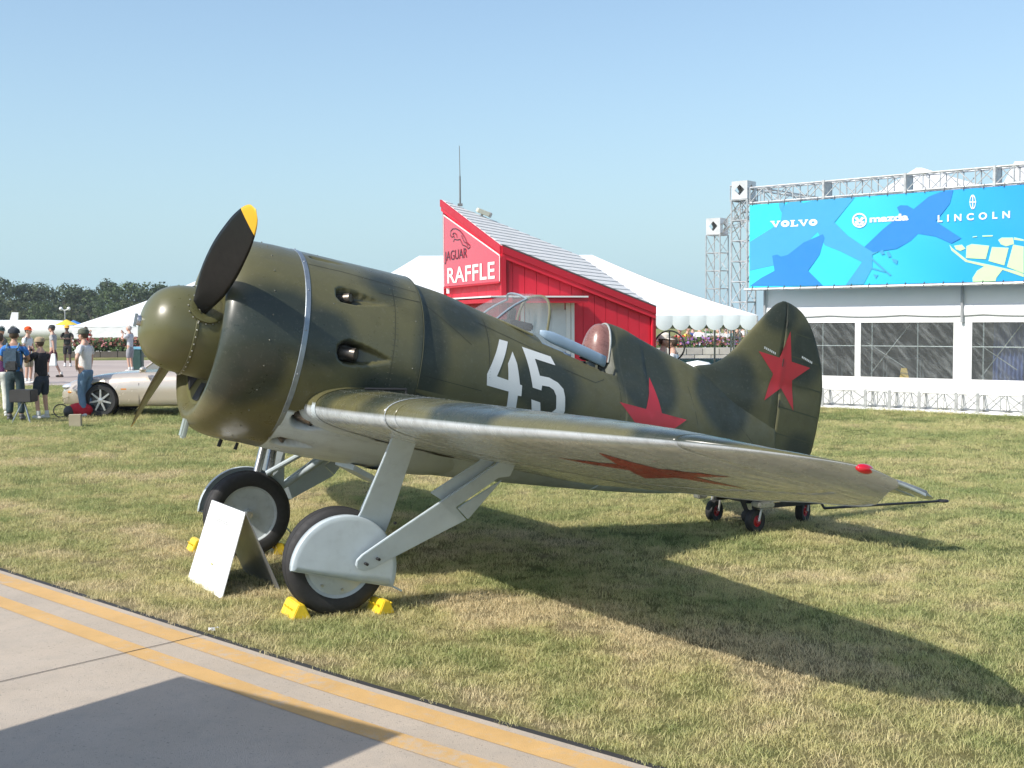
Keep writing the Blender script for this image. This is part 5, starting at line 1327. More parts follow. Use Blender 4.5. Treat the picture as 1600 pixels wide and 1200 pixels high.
for i, a in enumerate(np.linspace(aW0+.6, 6.5, 5)):
    c = apt(a, .3, WO-rng_.uniform(1.4, 2.6)); tb_ = empty('display_table', ['grey display table inside the pavilion, far left behind the vinyl', 'display table behind the second vinyl window', 'display table near the yellow chair', 'display table beside the blue drape', 'display table at the far right inside'][i], 'table', F0+c, rng_.uniform(-.6, .2), 'display tables inside the pavilion')
    mb = MB(); mb.box((0, 0, .72), (.9, .5, .04)); mb.build('tabletop', paint('table_grey', (.22, .22, .22), .6), tb_)
    for x in (-.4, .4):
        for y in (-.2, .2): mb = MB(); mb.tube((x, y, 0), (x, y, .70), .02); mb.build('leg', M_AL, tb_)
    bx_ = MB(); bx_.box((.1, 0, .86), (.34, .25, .24)); tag(bx_.build('display_monitor', paint('monitor_dark', (.05, .05, .055), .3), None, bevel=.01), ['dark monitor on the leftmost display table', 'dark monitor on the second display table', 'dark monitor on the table by the yellow chair', 'dark monitor on the table by the blue drape', 'dark monitor on the rightmost display table'][i], 'monitor', 'dark monitors inside the pavilion').location = F0+c
cd = MB(); a0_, z0_ = rel(FP(1552, 505, WO-.7)).dot(Fe), 0
P = []
for i in range(60):
    a = a0_+.62*i/59; P.append([tuple(apt(a, .32, WO-.7+.05*math.sin(i*.8))), tuple(apt(a+.02, zwt+.2, WO-.7+.04*math.sin(i*.8+.5)))])
cu_ = grid('blue_drape', P, paint('drape_blue', (.13, .18, .42), .7, .15, 3)); cu_.location = F0; tag(cu_, 'pale blue pleated drape hanging behind the right vinyl window', 'curtain')
yc = rel(FP(1412, 590, WO-.5)); ych = empty('folding_chair', 'yellow folding chair just inside the middle window', 'chair', F0+Vector((yc.x, yc.y, .3)), R(-30))
my = paint('chair_yellow', (.75, .48, .08), .5)
zt_c = FP(1412, 580, WO-.5).z-.3
mb = MB(); mb.hexa([(-.15, .12, .05), (.15, .12, .05), (.15, .15, .05), (-.15, .15, .05), (-.10, .19, zt_c+.06), (.02, .19, zt_c+.06), (.02, .22, zt_c+.06), (-.10, .22, zt_c+.06)]); mb.build('backrest', my, ych)
mb = MB(); mb.box((0, 0, .12), (.34, .3, .03)); mb.build('seat', my, ych)
for x in (-.15, .15):
    mb = MB(); mb.tube((x, -.12, 0), (x, -.1, .11), .012); mb.build('leg', M_AL, ych)
# base truss and white skirt
zt0 = FP(1450, 612, .0).z
xs = [rel(FP(px, 620, -.06)).dot(Fe) for px in (1180, 1240, 1285, 1352, 1390, 1436, 1494, 1528, 1600)]+[5.4, 6.6, 7.8, 9.0]
for a, b in zip(xs, xs[1:]): truss(apt(a+.015, .03, -.06), apt(b-.015, .03, -.06), .36, 2 if b-a > .45 else 1, pav, .015)
for a in xs[1:-1]: panel(a-.03, a+.03, .0, .42, -.045, .03, M_AL, 'joint_plate')
panel(aW0, aW1, .0, zbase-.25+.002, WO-.012, .03, M_PW, 'skirt_panel')
panel(aW0, aW1, .0, .018, -.02, .1, M_PW, 'base_plate')
# ================================================================== ADDED SUNSHADE (made up, out of view; casts the shadow on the concrete)
hz_ = 2.5; dsh = Vector((math.cos(SUN_AZ), math.sin(SUN_AZ), 0))/math.tan(SUN_EL)
cA = Vector((-1.78, 6.37, 0)); e_1 = Vector((.81, -.59, 0)); e_2 = Vector((-.59, -.81, 0))
zA_ = hz_; A_ = cA-dsh*zA_; cc_ = A_+e_1*.79+e_2*1.55
ss_ = empty('added_sunshade', 'made-up oblong tan sunshade on a pole, out of view, added to shade the concrete', 'sunshade', (cc_.x, cc_.y, 0), math.atan2(e_1.y, e_1.x))
M_SH = paint('sunshade_fabric', (.35, .30, .22), .8)
mb = MB(); w_, l_ = .79, 1.55
mb.add([(-w_, -l_, hz_), (w_, -l_, hz_), (w_, l_, hz_), (-w_, l_, hz_), (0, 0, hz_+.25), (0, 0, hz_+.22)], [(0, 1, 4), (1, 2, 4), (2, 3, 4), (3, 0, 4), (1, 0, 5), (2, 1, 5), (3, 2, 5), (0, 3, 5)]); mb.build('canopy', M_SH, ss_)
mb = MB(); mb.tube((0, 0, 0), (0, 0, hz_+.3), .025); mb.build('pole', M_STEEL, ss_); mb = MB(); mb.box((0, 0, .04), (.5, .5, .08)); mb.build('base', M_IRON, ss_, bevel=.01)
# ================================================================== TREES
def leafmat(name, rgb):
    t = NT(name); c = t.ramp(t.noise(.9, 4, .6), [(.3, sc3(rgb, .6)), (.7, sc3(rgb, 1.35))]); t.l(c, t.b.inputs['Base Color']); t.b.inputs['Roughness'].default_value = .7
    tl = t.n('ShaderNodeBsdfTranslucent'); t.l(c, tl.inputs[0]); mx = t.n('ShaderNodeMixShader'); mx.inputs[0].default_value = .25
    t.l(t.b.outputs[0], mx.inputs[1]); t.l(tl.outputs[0], mx.inputs[2]); t.l(mx.outputs[0], t.out.inputs[0]); return t.m
LM = [leafmat('leaf_dark', (.050, .080, .026)), leafmat('leaf_mid', (.070, .108, .032)), leafmat('leaf_olive', (.090, .112, .038))]
M_BARK = paint('bark', (.09, .075, .055), .9)
def tree_proto(seed, H, W, lm):
    rs = random.Random(seed); t = empty('broadleaf_tree', 'x', 'tree')
    mb = MB(); mb.tube((0, 0, 0), (.1, 0, H*.45), .35, .2, 7)
    for i in range(5): a = rs.uniform(0, 6.28); mb.tube((.1, 0, H*rs.uniform(.25, .42)), (math.cos(a)*W*.3, math.sin(a)*W*.3, H*rs.uniform(.55, .75)), .14, .05, 5)
    mb.build('trunk', M_BARK, t)
    lobes = []
    for i in range(26):
        a = rs.uniform(0, 6.28); z = rs.uniform(.10, .9); rad = W*.5*math.sqrt(max(0, 1-((z-.45)/.56)**2)); d = rad*rs.uniform(.25, .95)
        lobes.append((Vector((math.cos(a)*d, math.sin(a)*d, z*H)), W*rs.uniform(.12, .21)))
    vs = []; fs = []
    for c, r in lobes:
        for _ in range(70):
            v = Vector((rs.gauss(0, 1), rs.gauss(0, 1), rs.gauss(0, 1))).normalized()*r*rs.uniform(.65, 1.12); v.z *= .8; p = c+v
            n = (v.normalized()+Vector((rs.uniform(-.6, .6), rs.uniform(-.6, .6), rs.uniform(-.3, .8)))).normalized(); a = n.orthogonal().normalized(); b = n.cross(a); s = rs.uniform(.22, .5)
            k = len(vs); vs += [p+a*s, p+b*s*.8, p-a*s*.9, p-b*s*.7]; fs.append((k, k+1, k+2, k+3))
    mesh('crown', vs, fs, lm, t); return t
protos = [tree_proto(11, 13, 11, LM[0]), tree_proto(22, 12, 12, LM[1]), tree_proto(33, 13, 9, LM[2]), tree_proto(44, 11, 12, LM[0])]
TR = [(-28, 436, 0), (3, 430, 0), (17, 431, 3), (40, 437, 0), (58, 440, 1), (75, 443, 2), (88, 440, 3), (101, 442, 0), (119, 449, 1), (134, 452, 2), (152, 446, 0), (168, 443, 1), (182, 434, 0), (198, 439, 3), (214, 436, 1), (231, 438, 0), (247, 444, 2), (266, 441, 1), (284, 446, 0), (305, 444, 3), (330, 446, 1), (360, 450, 2), (395, 448, 0), (430, 452, 1), (470, 455, 2), (-60, 440, 1), (28, 462, 2), (66, 466, 1), (110, 468, 2), (145, 466, 0), (175, 468, 1), (205, 462, 2), (240, 466, 1)]
where = ['at the far left edge', 'behind the business jet', 'above the jet cabin window', 'behind the man in the orange cap', 'left of the lamp post', 'behind the lamp post', 'over the jet nose', 'above the marquee corner', 'over the marquee slope', 'left of the spinner', 'touching the spinner outline', 'hidden behind the propeller', 'behind the cowling']
for i, (px, py, k) in enumerate(TR):
    Y = 235+(i*37 % 50) if i < 26 else 205+(i*13 % 20)
    top = at(px, py, Y); pr = protos[k]; t = pr if not pr.get('used') else copy_tree(pr)
    pr['used'] = 1
    H = (13, 12, 13, 11)[k]*1.02; s = top.z/H; t.location = (top.x, top.y, -.3); t.scale = (s*random.uniform(.9, 1.2), s*random.uniform(.9, 1.1), s); t.rotation_euler = (0, 0, random.uniform(0, 6.28))
    pos = 'beyond the far-left lawn' if px < 0 else ('behind the jet fuselage' if px < 60 else ('behind the jet nose and lamp post' if px < 120 else ('above the marquee slope' if px < 190 else ('close to the spinner' if px < 250 else 'hidden behind the fighter'))))
    rank = ('front' if i >= 26 else 'back'); kind = ('dark dense', 'mid green', 'olive loose', 'dark broad')[k]
    t['label'] = '%s tree in the %s row %s, %s' % (kind, rank, {16: 'touching the spinner top', 19: 'right of the propeller blade', 21: 'deep behind the cowling', 24: 'behind the cowling rear edge', 25: 'left of the palest tree', 23: 'behind the cowling strap', 22: 'behind the exhaust openings'}.get(i, pos), ('tallest crown' if py < 435 else 'tall crown' if py < 441 else 'medium crown' if py < 447 else 'lower crown' if py < 458 else 'lowest crown')); t['group'] = 'distant trees along the horizon'
    if any(o is not t and o.get('label') == t['label'] for o in bpy.data.objects) and t is not pr:
        for c_ in list(t.children): bpy.data.objects.remove(c_)
        bpy.data.objects.remove(t)
for p in protos: 
    if 'used' in p: del p['used']
for o in bpy.data.objects:
    if o.name.startswith('broadleaf_tree') and 'used' in o: del o['used']
# ================================================================== BUSINESS JET
jet = empty('business_jet', 'white business jet with round dark cabin windows parked behind the crowd', 'aircraft', at(-20, 515, 98)*1.0)
J0 = jet.location.copy(); J0.z = 0; jet.location = J0
jc = at(20, 516, 98).z; rj = .84; M_JW = paint('jet_white', (.80, .80, .79), .25, .02, 1, coat=.5); M_JG = paint('jet_glass', (.02, .025, .03), .1, coat=.5)
xN = at(158, 528, 98).x-J0.x
mb = MB(); Mj = Matrix(((0, 0, 1), (1, 0, 0), (0, 1, 0))); jp = [(.02, xN), (.16, xN-.15), (.34, xN-.7), (.52, xN-1.5), (.66, xN-2.3), (.78, xN-3.1), (rj, xN-4.2), (rj, -5), (.7, -8), (.3, -10.5), (.05, -11)]
mb.lathe([(r, x) for r, x in jp], (0, 0, jc), Mj, 28)
for v in mb.v:
    if v.x > xN-3.2: v.z -= (v.x-(xN-3.2))**1.5*.075
mb.build('fuselage', M_JW, jet, smooth=80.)
for px in (9, 27):
    mb = MB(); x = at(px, 512, 98).x-J0.x; mb.lathe([(.001, 0), (.17, 0), (.2, -.015)], (x, -rj-.012, jc+.12), Matrix(((1, 0, 0), (0, 0, -1), (0, 1, 0))), 16); mb.build('cabin_window', M_JG, jet)
    mb = MB(); mb.lathe([(.2, .0), (.27, 0.012), (.3, -.02)], (x, -rj-.01, jc+.12), Matrix(((1, 0, 0), (0, 0, -1), (0, 1, 0))), 16); mb.build('window_ring', paint('jet_grey', (.45, .45, .46), .4), jet)
for a, b in ((76, 84), (86, 93), (94, 102)):
    x0, x1 = at(a, 512, 98).x-J0.x, at(b, 512, 98).x-J0.x; mb = MB(); zz = jc+.30-.06*(a-76)/10
    def jy(x): r = np.interp(x, [-5, xN-4.2, xN-3.1, xN-2.3, xN-1.5], [rj, rj, .78, .66, .52]); return -r*.93-.03
    mb.add([(x0, jy(x0), zz-.20), (x1, jy(x1), zz-.24), (x1-.05, jy(x1)+.14, zz+.05), (x0+.05, jy(x0)+.14, zz+.12)], [(0, 1, 2, 3)]); mb.build('cockpit_window', M_JG, jet)
mb = MB(); mb.box((-1.5, -rj-.0, jc-.55), (10, .14, .05)); mb.build('cheat_line', M_JG, jet)
wl = at(21, 488, 101); mb = MB(); mb.hexa([(-4, .6, jc-.6), (0, .6, jc-.6), (-1.5, 8, jc-.35), (-3, 8, jc-.35), (-4, .6, jc-.45), (0, .6, jc-.45), (-1.5, 8, jc-.25), (-3, 8, jc-.25)]); mb.build('wing', M_JW, jet)
x = wl.x-J0.x; mb = MB(); mb.hexa([(x-.7, 3, jc-.4), (x+.3, 3, jc-.4), (x+.3, 3.08, jc-.4), (x-.7, 3.08, jc-.4), (x-.15, 3, wl.z), (x+.4, 3, wl.z), (x+.4, 3.08, wl.z), (x-.15, 3.08, wl.z)]); mb.build('winglet', M_JW, jet)
mb = MB(); mb.hexa([(-10.5, -.06, jc), (-7.5, -.06, jc+.5), (-7.5, .06, jc+.5), (-10.5, .06, jc), (-11.5, -.04, jc+2.8), (-10.2, -.04, jc+2.8), (-10.2, .04, jc+2.8), (-11.5, .04, jc+2.8)]); mb.build('fin', M_JW, jet)
for x_ in (xN-2.2, -1.5):
    mb = MB(); mb.tube((x_, 0, .2), (x_, 0, jc-.5), .05); mb.lathe([(.1, -.08), (.2, -.08), (.2, .08), (.1, .08)], (x_, 0, .2), Matrix(((1, 0, 0), (0, 0, -1), (0, 1, 0))), 14); mb.build('landing_leg', M_BLK, jet)
# ================================================================== CAR
M_CAR = paint('car_champagne', (.62, .54, .45), .24, .03, 2, metal=.4, coat=.9); M_TY = M_RUB
CARP = gnd(178, 651); CARP = Vector((at(97, 600, 24.6).x+2.22, 25.4, 0))
car = empty('parked_car', 'champagne gold open-top convertible parked on the grass behind the propeller', 'car', CARP, math.pi)
HT = mono([-2.36, -2.30, -2.1, -1.5, -1.0, -.3, .4, .75, 1.2, 1.7, 2.05, 2.25, 2.34, 2.37], [.50, .72, .86, .93, .95, .94, .93, .92, .89, .83, .75, .65, .54, .44])
WD = mono([-2.36, -2.30, -2.1, -1.5, -.5, .5, 1.4, 1.9, 2.15, 2.28, 2.35, 2.37], [.52, .70, .82, .90, .90, .90, .90, .84, .74, .62, .46, .35])
ZB = mono([-2.37, -1.6, 1.6, 2.37], [.30, .20, .20, .26])
xs = np.concatenate([np.linspace(-2.36, -2.1, 8), np.linspace(-2.05, 2.0, 70), np.linspace(2.05, 2.37, 12)]); P = []
for x in xs:
    h, w, b = float(HT(x)), float(WD(x)), float(ZB(x)); m = b+(h-b)*.52; row = []
    half = [(0, h), (.25*w, h-.004), (.5*w, h-.014), (.70*w, h-.035), (.84*w, h-.075), (.93*w, h-.14), (.975*w, h-.22), (.992*w, m+.05), (w, m), (.995*w, m-.10), (.985*w, b+.15), (.965*w, b+.05), (.90*w, b), (.5*w, b-.01), (0, b-.01)]
    half = [(y, z+.022*math.exp(-((abs(y)/w-.80)/.12)**2)*(1 if z > m else 0)) for y, z in half]
    full = half+[(-y, z) for y, z in half[-2:0:-1]]; P.append([(x, y, z) for y, z in full])
body = grid('body', P, M_CAR, car, closev=True, capends=True)
cut = MB()
for x in (1.42, -1.18):
    cut.tube((x, -1.2, .33), (x, 1.2, .33), .385, n=36)
co = cut.build('cutter', None, car); cut2 = MB(); cut2.hexa([(-1.15, -.66, .50), (.42, -.66, .50), (.42, .66, .50), (-1.15, .66, .50), (-1.15, -.66, 1.3), (.62, -.66, 1.3), (.62, .66, 1.3), (-1.15, .66, 1.3)]); c2 = cut2.build('cutter', None, car)
for c_ in (co, c2):
    md = body.modifiers.new('b', 'BOOLEAN'); md.operation = 'DIFFERENCE'; md.object = c_; md.solver = 'EXACT'
dg = bpy.context.evaluated_depsgraph_get(); nm = bpy.data.meshes.new_from_object(body.evaluated_get(dg)); body.modifiers.clear(); body.data = nm; autosmooth(nm, 40)
bpy.data.objects.remove(co); bpy.data.objects.remove(c2)
M_INT = paint('car_interior', (.30, .24, .17), .7); M_WELL = paint('wheel_well', (.01, .01, .01), .9)
mb = MB(); mb.box((-.37, 0, .42), (1.54, 1.3, .16)); mb.build('cabin_floor', M_INT, car)
for y in (-.36, .36):
    for x, z, d in ((-.25, .60, (.5, .46, .16)), (-.55, .85, (.14, .46, .56)), (-.60, 1.14, (.1, .24, .14))):
        pass
    mb = MB(); mb.box((-.25, y, .60), (.5, .46, .16)); s_ = mb.build('seat', M_INT, car, bevel=.04); mb = MB(); mb.box((-.56, y, .85), (.14, .46, .5), Matrix.Rotation(-.2, 3, 'Y')); mb.build('seat_back', M_INT, s_, bevel=.04)
mb = MB(); mb.box((-.63, -.36, 1.13), (.09, .24, .13)); mb.box((-.63, .36, 1.13), (.09, .24, .13)); mb.build('headrest', M_INT, car, bevel=.02)
# windscreen
ws = [Vector(p) for p in ((.66, -.70, .90), (.66, .70, .90), (.12, .56, 1.30), (.12, -.56, 1.30))]
mb = MB(); n = 10; vs = []
for j in range(6):
    q = j/5
    for i in range(n+1):
        r = i/n; p = (ws[0]*(1-r)+ws[1]*r)*(1-q)+(ws[3]*(1-r)+ws[2]*r)*q; p.x += .16*(1-(2*r-1)**2); vs.append(p)
mb.add(vs, [(j*(n+1)+i, j*(n+1)+i+1, (j+1)*(n+1)+i+1, (j+1)*(n+1)+i) for j in range(5) for i in range(n)]); mb.build('windscreen', glass('car_glass', (.6, .68, .66), .3, .03), car, smooth=True)
mb = MB(); mb.path([vs[0], vs[5*(n+1)]], .022); mb.path([vs[n], vs[5*(n+1)+n]], .022); mb.path(vs[5*(n+1):], .018); mb.build('windscreen_frame', M_CAR, car, smooth=True)
def tyre_car(x, y):
    sg = 1 if y > 0 else -1; My = Matrix(((1, 0, 0), (0, 0, sg), (0, -sg, 0))); c = Vector((x, y, .33)); w_ = bpy.data.objects.new('wheel', None); COL.objects.link(w_); w_.parent = car
    mb = MB(); mb.lathe([(.22, -.2), (.30, -.2), (.33, -.17), (.335, -.1), (.33, -.02), (.31, .005), (.245, .0), (.235, -.03)], c, My, 36, True); mb.build('tyre', M_TY, w_, smooth=50.)
    mb = MB(); mb.lathe([(.236, -.02), (.242, .004), (.228, .004), (.222, -.03), (.20, -.10), (.05, -.11), (.001, -.11)], c, My, 36); mb.build('rim', paint('rim_dark', (.10, .10, .10), .35, metal=.7), w_, smooth=True)
    for k in range(7):
        a = k*2*math.pi/7+.2; d = Vector((math.cos(a), math.sin(a), 0)); p = Vector((-math.sin(a), math.cos(a), 0)); mb = MB()
        q = [d*.04-p*.022, d*.225-p*.016, d*.225+p*.016, d*.04+p*.022]; mb.prism([c+My@(v+Vector((0, 0, -.03))) for v in q], My@Vector((0, 0, .022))); mb.build('spoke', paint('alloy', (.6, .6, .6), .3, metal=.7), w_)
    mb = MB(); mb.lathe([(.001, .0), (.05, -.005), (.055, -.03)], c, My, 16); mb.build('hub_cap', MC['alloy'], w_)
    mb = MB(); mb.lathe([(.001, -.24), (.37, -.24), (.37, -.12)], c, My, 24); mb.build('wheel_well', M_WELL, car)
for x in (1.42, -1.18):
    for y in (.88, -.88): tyre_car(x, y)
M_OR = paint('indicator_orange', (.75, .25, .03), .2, coat=.6); M_LL = paint('lamp_clear', (.7, .72, .75), .08, .05, metal=.3, coat=1.)
def side_pt(x, z, sg, k=.004): return Vector((x, sg*(float(WD(x))*.99+k), z))
for sg in (1, -1):
    mb = MB(); mb.sphere((2.12, sg*.60, .60), .13, 14, 8, (1.3, 1., .55)); mb.build('headlight', M_LL, car, smooth=True)
    mb = MB(); mb.sphere((2.24, sg*.55, .40), .08, 12, 8, (.8, 1.2, .7)); mb.build('fog_light', M_LL, car, smooth=True)
    mb = MB(); mb.sphere((2.02, sg*.765, .50), .07, 12, 8, (1.5, .5, .5)); mb.build('indicator', M_OR, car, smooth=True)
    mb = MB(); mb.box(side_pt(.93, .56, sg), (.12, .012, .035)); mb.build('side_marker', M_OR, car, bevel=.004)
    mb = MB(); mb.sphere((.50, sg*.98, .96), .10, 12, 8, (.7, 1., .6)); mb.tube((.5, sg*.86, .90), (.5, sg*.95, .94), .02); mb.build('wing_mirror', M_CAR, car, smooth=True)
    mb = MB(); mb.tube(side_pt(.78, .56, sg, .002), side_pt(-1.9, .56, sg, .002), .010, n=6); mb.build('rubbing_strip', paint('strip_tan', (.4, .32, .24), .3), car)
    mb = MB()
    for x in (.62, -.62): mb.path([side_pt(x, z, sg, -.001+(.0 if z < .75 else -.02)) for z in (.24, .4, .55, .68)], .005, 4)
    mb.path([side_pt(x, .235, sg, -.004) for x in np.linspace(-.62, .62, 6)], .005, 4)
    mb.build('door_gap', M_BLK, car)
    mb = MB(); mb.box(side_pt(-.45, .72, sg, -.002), (.18, .02, .03)); mb.build('door_handle', M_BLK, car, bevel=.005)
    mb = MB(); mb.box((-2.25, sg*.60, .62), (.08, .3, .14)); mb.build('tail_light', paint('tail_red', (.45, .01, .01), .2, coat=.5), car, bevel=.02)
mb = MB(); mb.sphere((2.34, 0, .42), .12, 14, 8, (.35, 2.2, .6)); mb.build('grille', M_BLK, car, smooth=True)
mb = MB(); mb.sphere((2.36, 0, .30), .1, 14, 6, (.25, 2.6, .4)); mb.build('lower_intake', M_BLK, car, smooth=True)
# ================================================================== PEOPLE
SKN = [paint('skin_light', (.55, .33, .24), .5, .06, 12), paint('skin_tan', (.42, .24, .16), .5, .06, 12), paint('skin_dark', (.12, .07, .05), .5, .06, 12)]
def cloth_m(n, rgb): return paint('cloth_'+n, rgb, .85, .15, 9, bump=.01, bscale=14)
def skin_mesh(verts, edges, root, name, sub=2):
    me = bpy.data.meshes.new(name); me.from_pydata([v[0] for v in verts], edges, []); o = bpy.data.objects.new('tmp', me); COL.objects.link(o)
    md = o.modifiers.new('s', 'SKIN'); md.use_smooth_shade = True; sb = o.modifiers.new('b', 'SUBSURF'); sb.levels = sub; sb.render_levels = sub
    for i, v in enumerate(verts):
        r = v[1]; me.skin_vertices[0].data[i].radius = (r, r) if not isinstance(r, tuple) else r; me.skin_vertices[0].data[i].use_root = (i == root)
    return o
PEND = []
def person(label, px=None, py=None, H=1.75, face=0., shirt=('white', (.7, .7, .68)), legs=('jeans', (.10, .17, .26)), longl=True, hat=None, skin=0, pose='stand', pos=None, hair=(.08, .05, .03), sleeves='short', shoes=(.6, .6, .58), stance=.0, group=None, brim=True):
    loc = pos or gnd(px, py); k = H/1.75
    root = empty('person', label, 'person', (loc.x, loc.y, 0), face, group); root.scale = (k, k, k)
    aL = {'stand': ((.02, .235, 1.17), (.04, .25, .93)), 'hip': ((-.06, .36, 1.20), (.06, .20, 1.02)), 'camera': ((.20, .24, 1.24), (.30, .07, 1.50)), 'walk': ((-.10, .23, 1.18), (-.12, .25, .94)), 'cross': ((.06, .26, 1.2), (.22, .02, 1.2)), 'hold': ((.04, .26, 1.18), (.28, .16, 1.18))}[pose]
    aR = {'stand': ((.02, -.235, 1.17), (.04, -.25, .93)), 'hip': ((.02, -.25, 1.18), (.06, -.26, .94)), 'camera': ((.20, -.24, 1.24), (.30, -.07, 1.50)), 'walk': ((.06, -.23, 1.18), (.16, -.24, .98)), 'cross': ((.06, -.26, 1.2), (.22, -.02, 1.22)), 'hold': ((.04, -.26, 1.18), (.28, -.10, 1.20))}[pose]
    st = .18 if pose == 'walk' else stance
    kL, kR = (.04+st*.6, .10, .50), (.02-st*.3, -.10, .50); fL, fR = (-.02+st, .11, .085), (-.02-st*1.1, -.11, .085)
    B = [((0, 0, .96), .12), ((-.005, 0, 1.12), .115), ((-.01, 0, 1.30), .13), ((-.01, 0, 1.44), .07), ((.005, 0, 1.53), .05), ((.02, 0, 1.60), .06)]
    E = [(0, 1), (1, 2), (2, 3), (3, 4), (4, 5)]
    def chain(pts, start):
        i = start
        for p in pts: B.append(p); E.append((i, len(B)-1)); i = len(B)-1
        return i
    for sg, (el, wr), kn, ft in ((1, aL, kL, fL), (-1, aR, kR, fR)):
        w = chain([((-.01, sg*.17, 1.41), .058), (el, .040), (wr, .026)], 3)
        d = (Vector(wr)-Vector(el)).normalized(); hp = Vector(wr)+d*.05
        h = chain([(tuple(hp), (.035, .022))], w); sd_ = d.cross(Vector((1, .3, 0))).normalized()
        for f in range(5):
            o_ = (f-2)*.011; L_ = (.035, .075, .085, .078, .06)[f]; a = hp+d*.02+sd_*o_*1.6; b = a+d*L_*.6+sd_*o_*.3+Vector((.008, 0, 0)); chain([(tuple(a), .009), (tuple(b), .007)], h)
        chain([((0, sg*.09, .90), .088), (kn, .055), (ft, .038), ((ft[0]+.13, ft[1]+sg*.01, .045), .034)], 0)
    ob = skin_mesh(B, E, 0, 'body')
    sl = []
    S_ = [((0, 0, .93), .145), ((-.005, 0, 1.12), .142), ((-.01, 0, 1.30), .155), ((-.01, 0, 1.435), .10), ((-.005, 0, 1.485), .065)]; SE = [(0, 1), (1, 2), (2, 3), (3, 4)]
    for sg, (el, wr) in ((1, aL), (-1, aR)):
        S_.append(((-.01, sg*.175, 1.40), .078)); SE.append((3, len(S_)-1)); q = Vector((-.01, sg*.17, 1.41)).lerp(Vector(el), .72 if sleeves == 'short' else 1.); S_.append((tuple(q), .070)); SE.append((len(S_)-2, len(S_)-1))
        if sleeves == 'long': S_.append((tuple(Vector(el).lerp(Vector(wr), .95)), .045)); SE.append((len(S_)-2, len(S_)-1))
    os_ = skin_mesh(S_, SE, 1, 'shirt')
    T_ = [((0, 0, 1.0), .135), ((0, 0, .93), .14)]; TE_ = [(0, 1)]
    for sg, kn, ft in ((1, kL, fL), (-1, kR, fR)):
        T_.append(((0, sg*.09, .86), .11)); TE_.append((1, len(T_)-1)); T_.append((kn, .085 if not longl else .078)); TE_.append((len(T_)-2, len(T_)-1))
        if longl: T_.append(((ft[0], ft[1], .12), .068)); TE_.append((len(T_)-2, len(T_)-1))
    ot = skin_mesh(T_, TE_, 0, 'trousers' if longl else 'shorts')
    PEND.append((root, [(ob, 'body', SKN[skin]), (os_, 'shirt', cloth_m(shirt[0], shirt[1])), (ot, 'trousers' if longl else 'shorts', cloth_m(legs[0], legs[1]))]))
    # hair, cap, shoes
    hc = Vector((.03, 0, 1.655))
    mb = MB(); mb.sphere(hc+Vector((-.018, 0, .022)), .1, 14, 8, (.98, .84, 1.08))
    mb.v = [v if v.z > 1.60 and v.x < .08 or v.z > 1.70 else Vector((v.x*.6, v.y*.8, v.z)) for v in mb.v]; mb.build('hair', paint('hair_%.2f' % hair[0], hair, .7), root, smooth=80.)
    if hat:
        mh = cloth_m('hat%.2f%.2f' % hat[:2], hat); mb = MB(); mb.lathe([(.112, .0), (.113, .03), (.100, .075), (.06, .105), (.001, .115)], hc+Vector((-.012, 0, .035)), None, 18); hh = mb.build('cap', mh, root, smooth=True)
        if brim:
            mb = MB(); vs = []
            for i in range(11):
                a = R(-62)+R(124)*i/10; c_ = hc+Vector((-.012, 0, .045)); vs += [c_+Vector((.105*math.cos(a), .108*math.sin(a), 0)), c_+Vector((.105*math.cos(a)+.085*max(0, math.cos(a))**.6, .10*math.sin(a), -.022))]
            mb.add(vs, [(2*i, 2*i+1, 2*i+3, 2*i+2) for i in range(10)]); mb.build('cap_brim', mh, hh, smooth=True)
    for sg, ft in ((1, fL), (-1, fR)):
        mb = MB(); mb.sphere((ft[0]+.06, ft[1]+sg*.005, .045), .1, 12, 8, (1.45, .52, .48)); mb.sphere((ft[0], ft[1], .10), .05, 10, 6, (1, 1, .9)); mb.build('shoe', paint('shoe_%.2f' % shoes[0], shoes, .6), root, smooth=True)
        if not longl: mb = MB(); mb.tube((ft[0]-.0, ft[1], .09), (ft[0]-.0, ft[1], .19), .046, .045, 12); mb.build('sock', paint('sock_white', (.75, .75, .72), .9), root, smooth=True)
    return root
def head_mesh(k=None):
    c = Vector((.035, 0, 1.655)); mb = MB(); mb.sphere(c, .1, 20, 16, (.98, .78, 1.18))
    for v in mb.v:
        d = v-c
        if d.z < -.03: v.x += (-.03-d.z)*.12 ; v.y *= 1-(-.03-d.z)*1.6
        if d.x > .07 and abs(d.y) < .02 and -.045 < d.z < .02: v.x += .022          # nose
        if d.x > .05 and .015 < abs(d.y) < .05 and 0 < d.z < .035: v.x -= .009       # eye sockets
    for s in (-1, 1): mb.sphere(c+Vector((-.005, s*.082, -.01)), .028, 8, 6, (.7, .4, 1.1))
    return mb
def finish_people():
    dg = bpy.context.evaluated_depsgraph_get(); dg.update()
    for root, lst in PEND:
        for o, nm, mt in lst:
            me = bpy.data.meshes.new_from_object(o.evaluated_get(dg)); me.name = nm
            for v in me.vertices:
                if .85 < v.co.z < 1.48 and abs(v.co.y) < .19 and nm != 'trousers': v.co.x *= .80; 
                if nm == 'body' and .9 < v.co.z < 1.4 and abs(v.co.y) < .15: v.co.y *= 1.05
                if nm == 'shirt' and .85 < v.co.z < 1.4 and abs(v.co.y) < .2: v.co.y *= 1.12
            if nm == 'body':
                bm = bmesh.new(); bm.from_mesh(me); hm = head_mesh(); tmp = bpy.data.meshes.new('h'); tmp.from_pydata([tuple(v) for v in hm.v], [], hm.f); bm.from_mesh(tmp); bm.to_mesh(me); bm.free(); bpy.data.meshes.remove(tmp)
            me.materials.clear(); ob = link(nm, me, mt, root, True)
            bpy.data.objects.remove(o)
RZ = lambda deg: R(deg)      # 0 faces right, 90 away, -90 towards the camera, 180 left
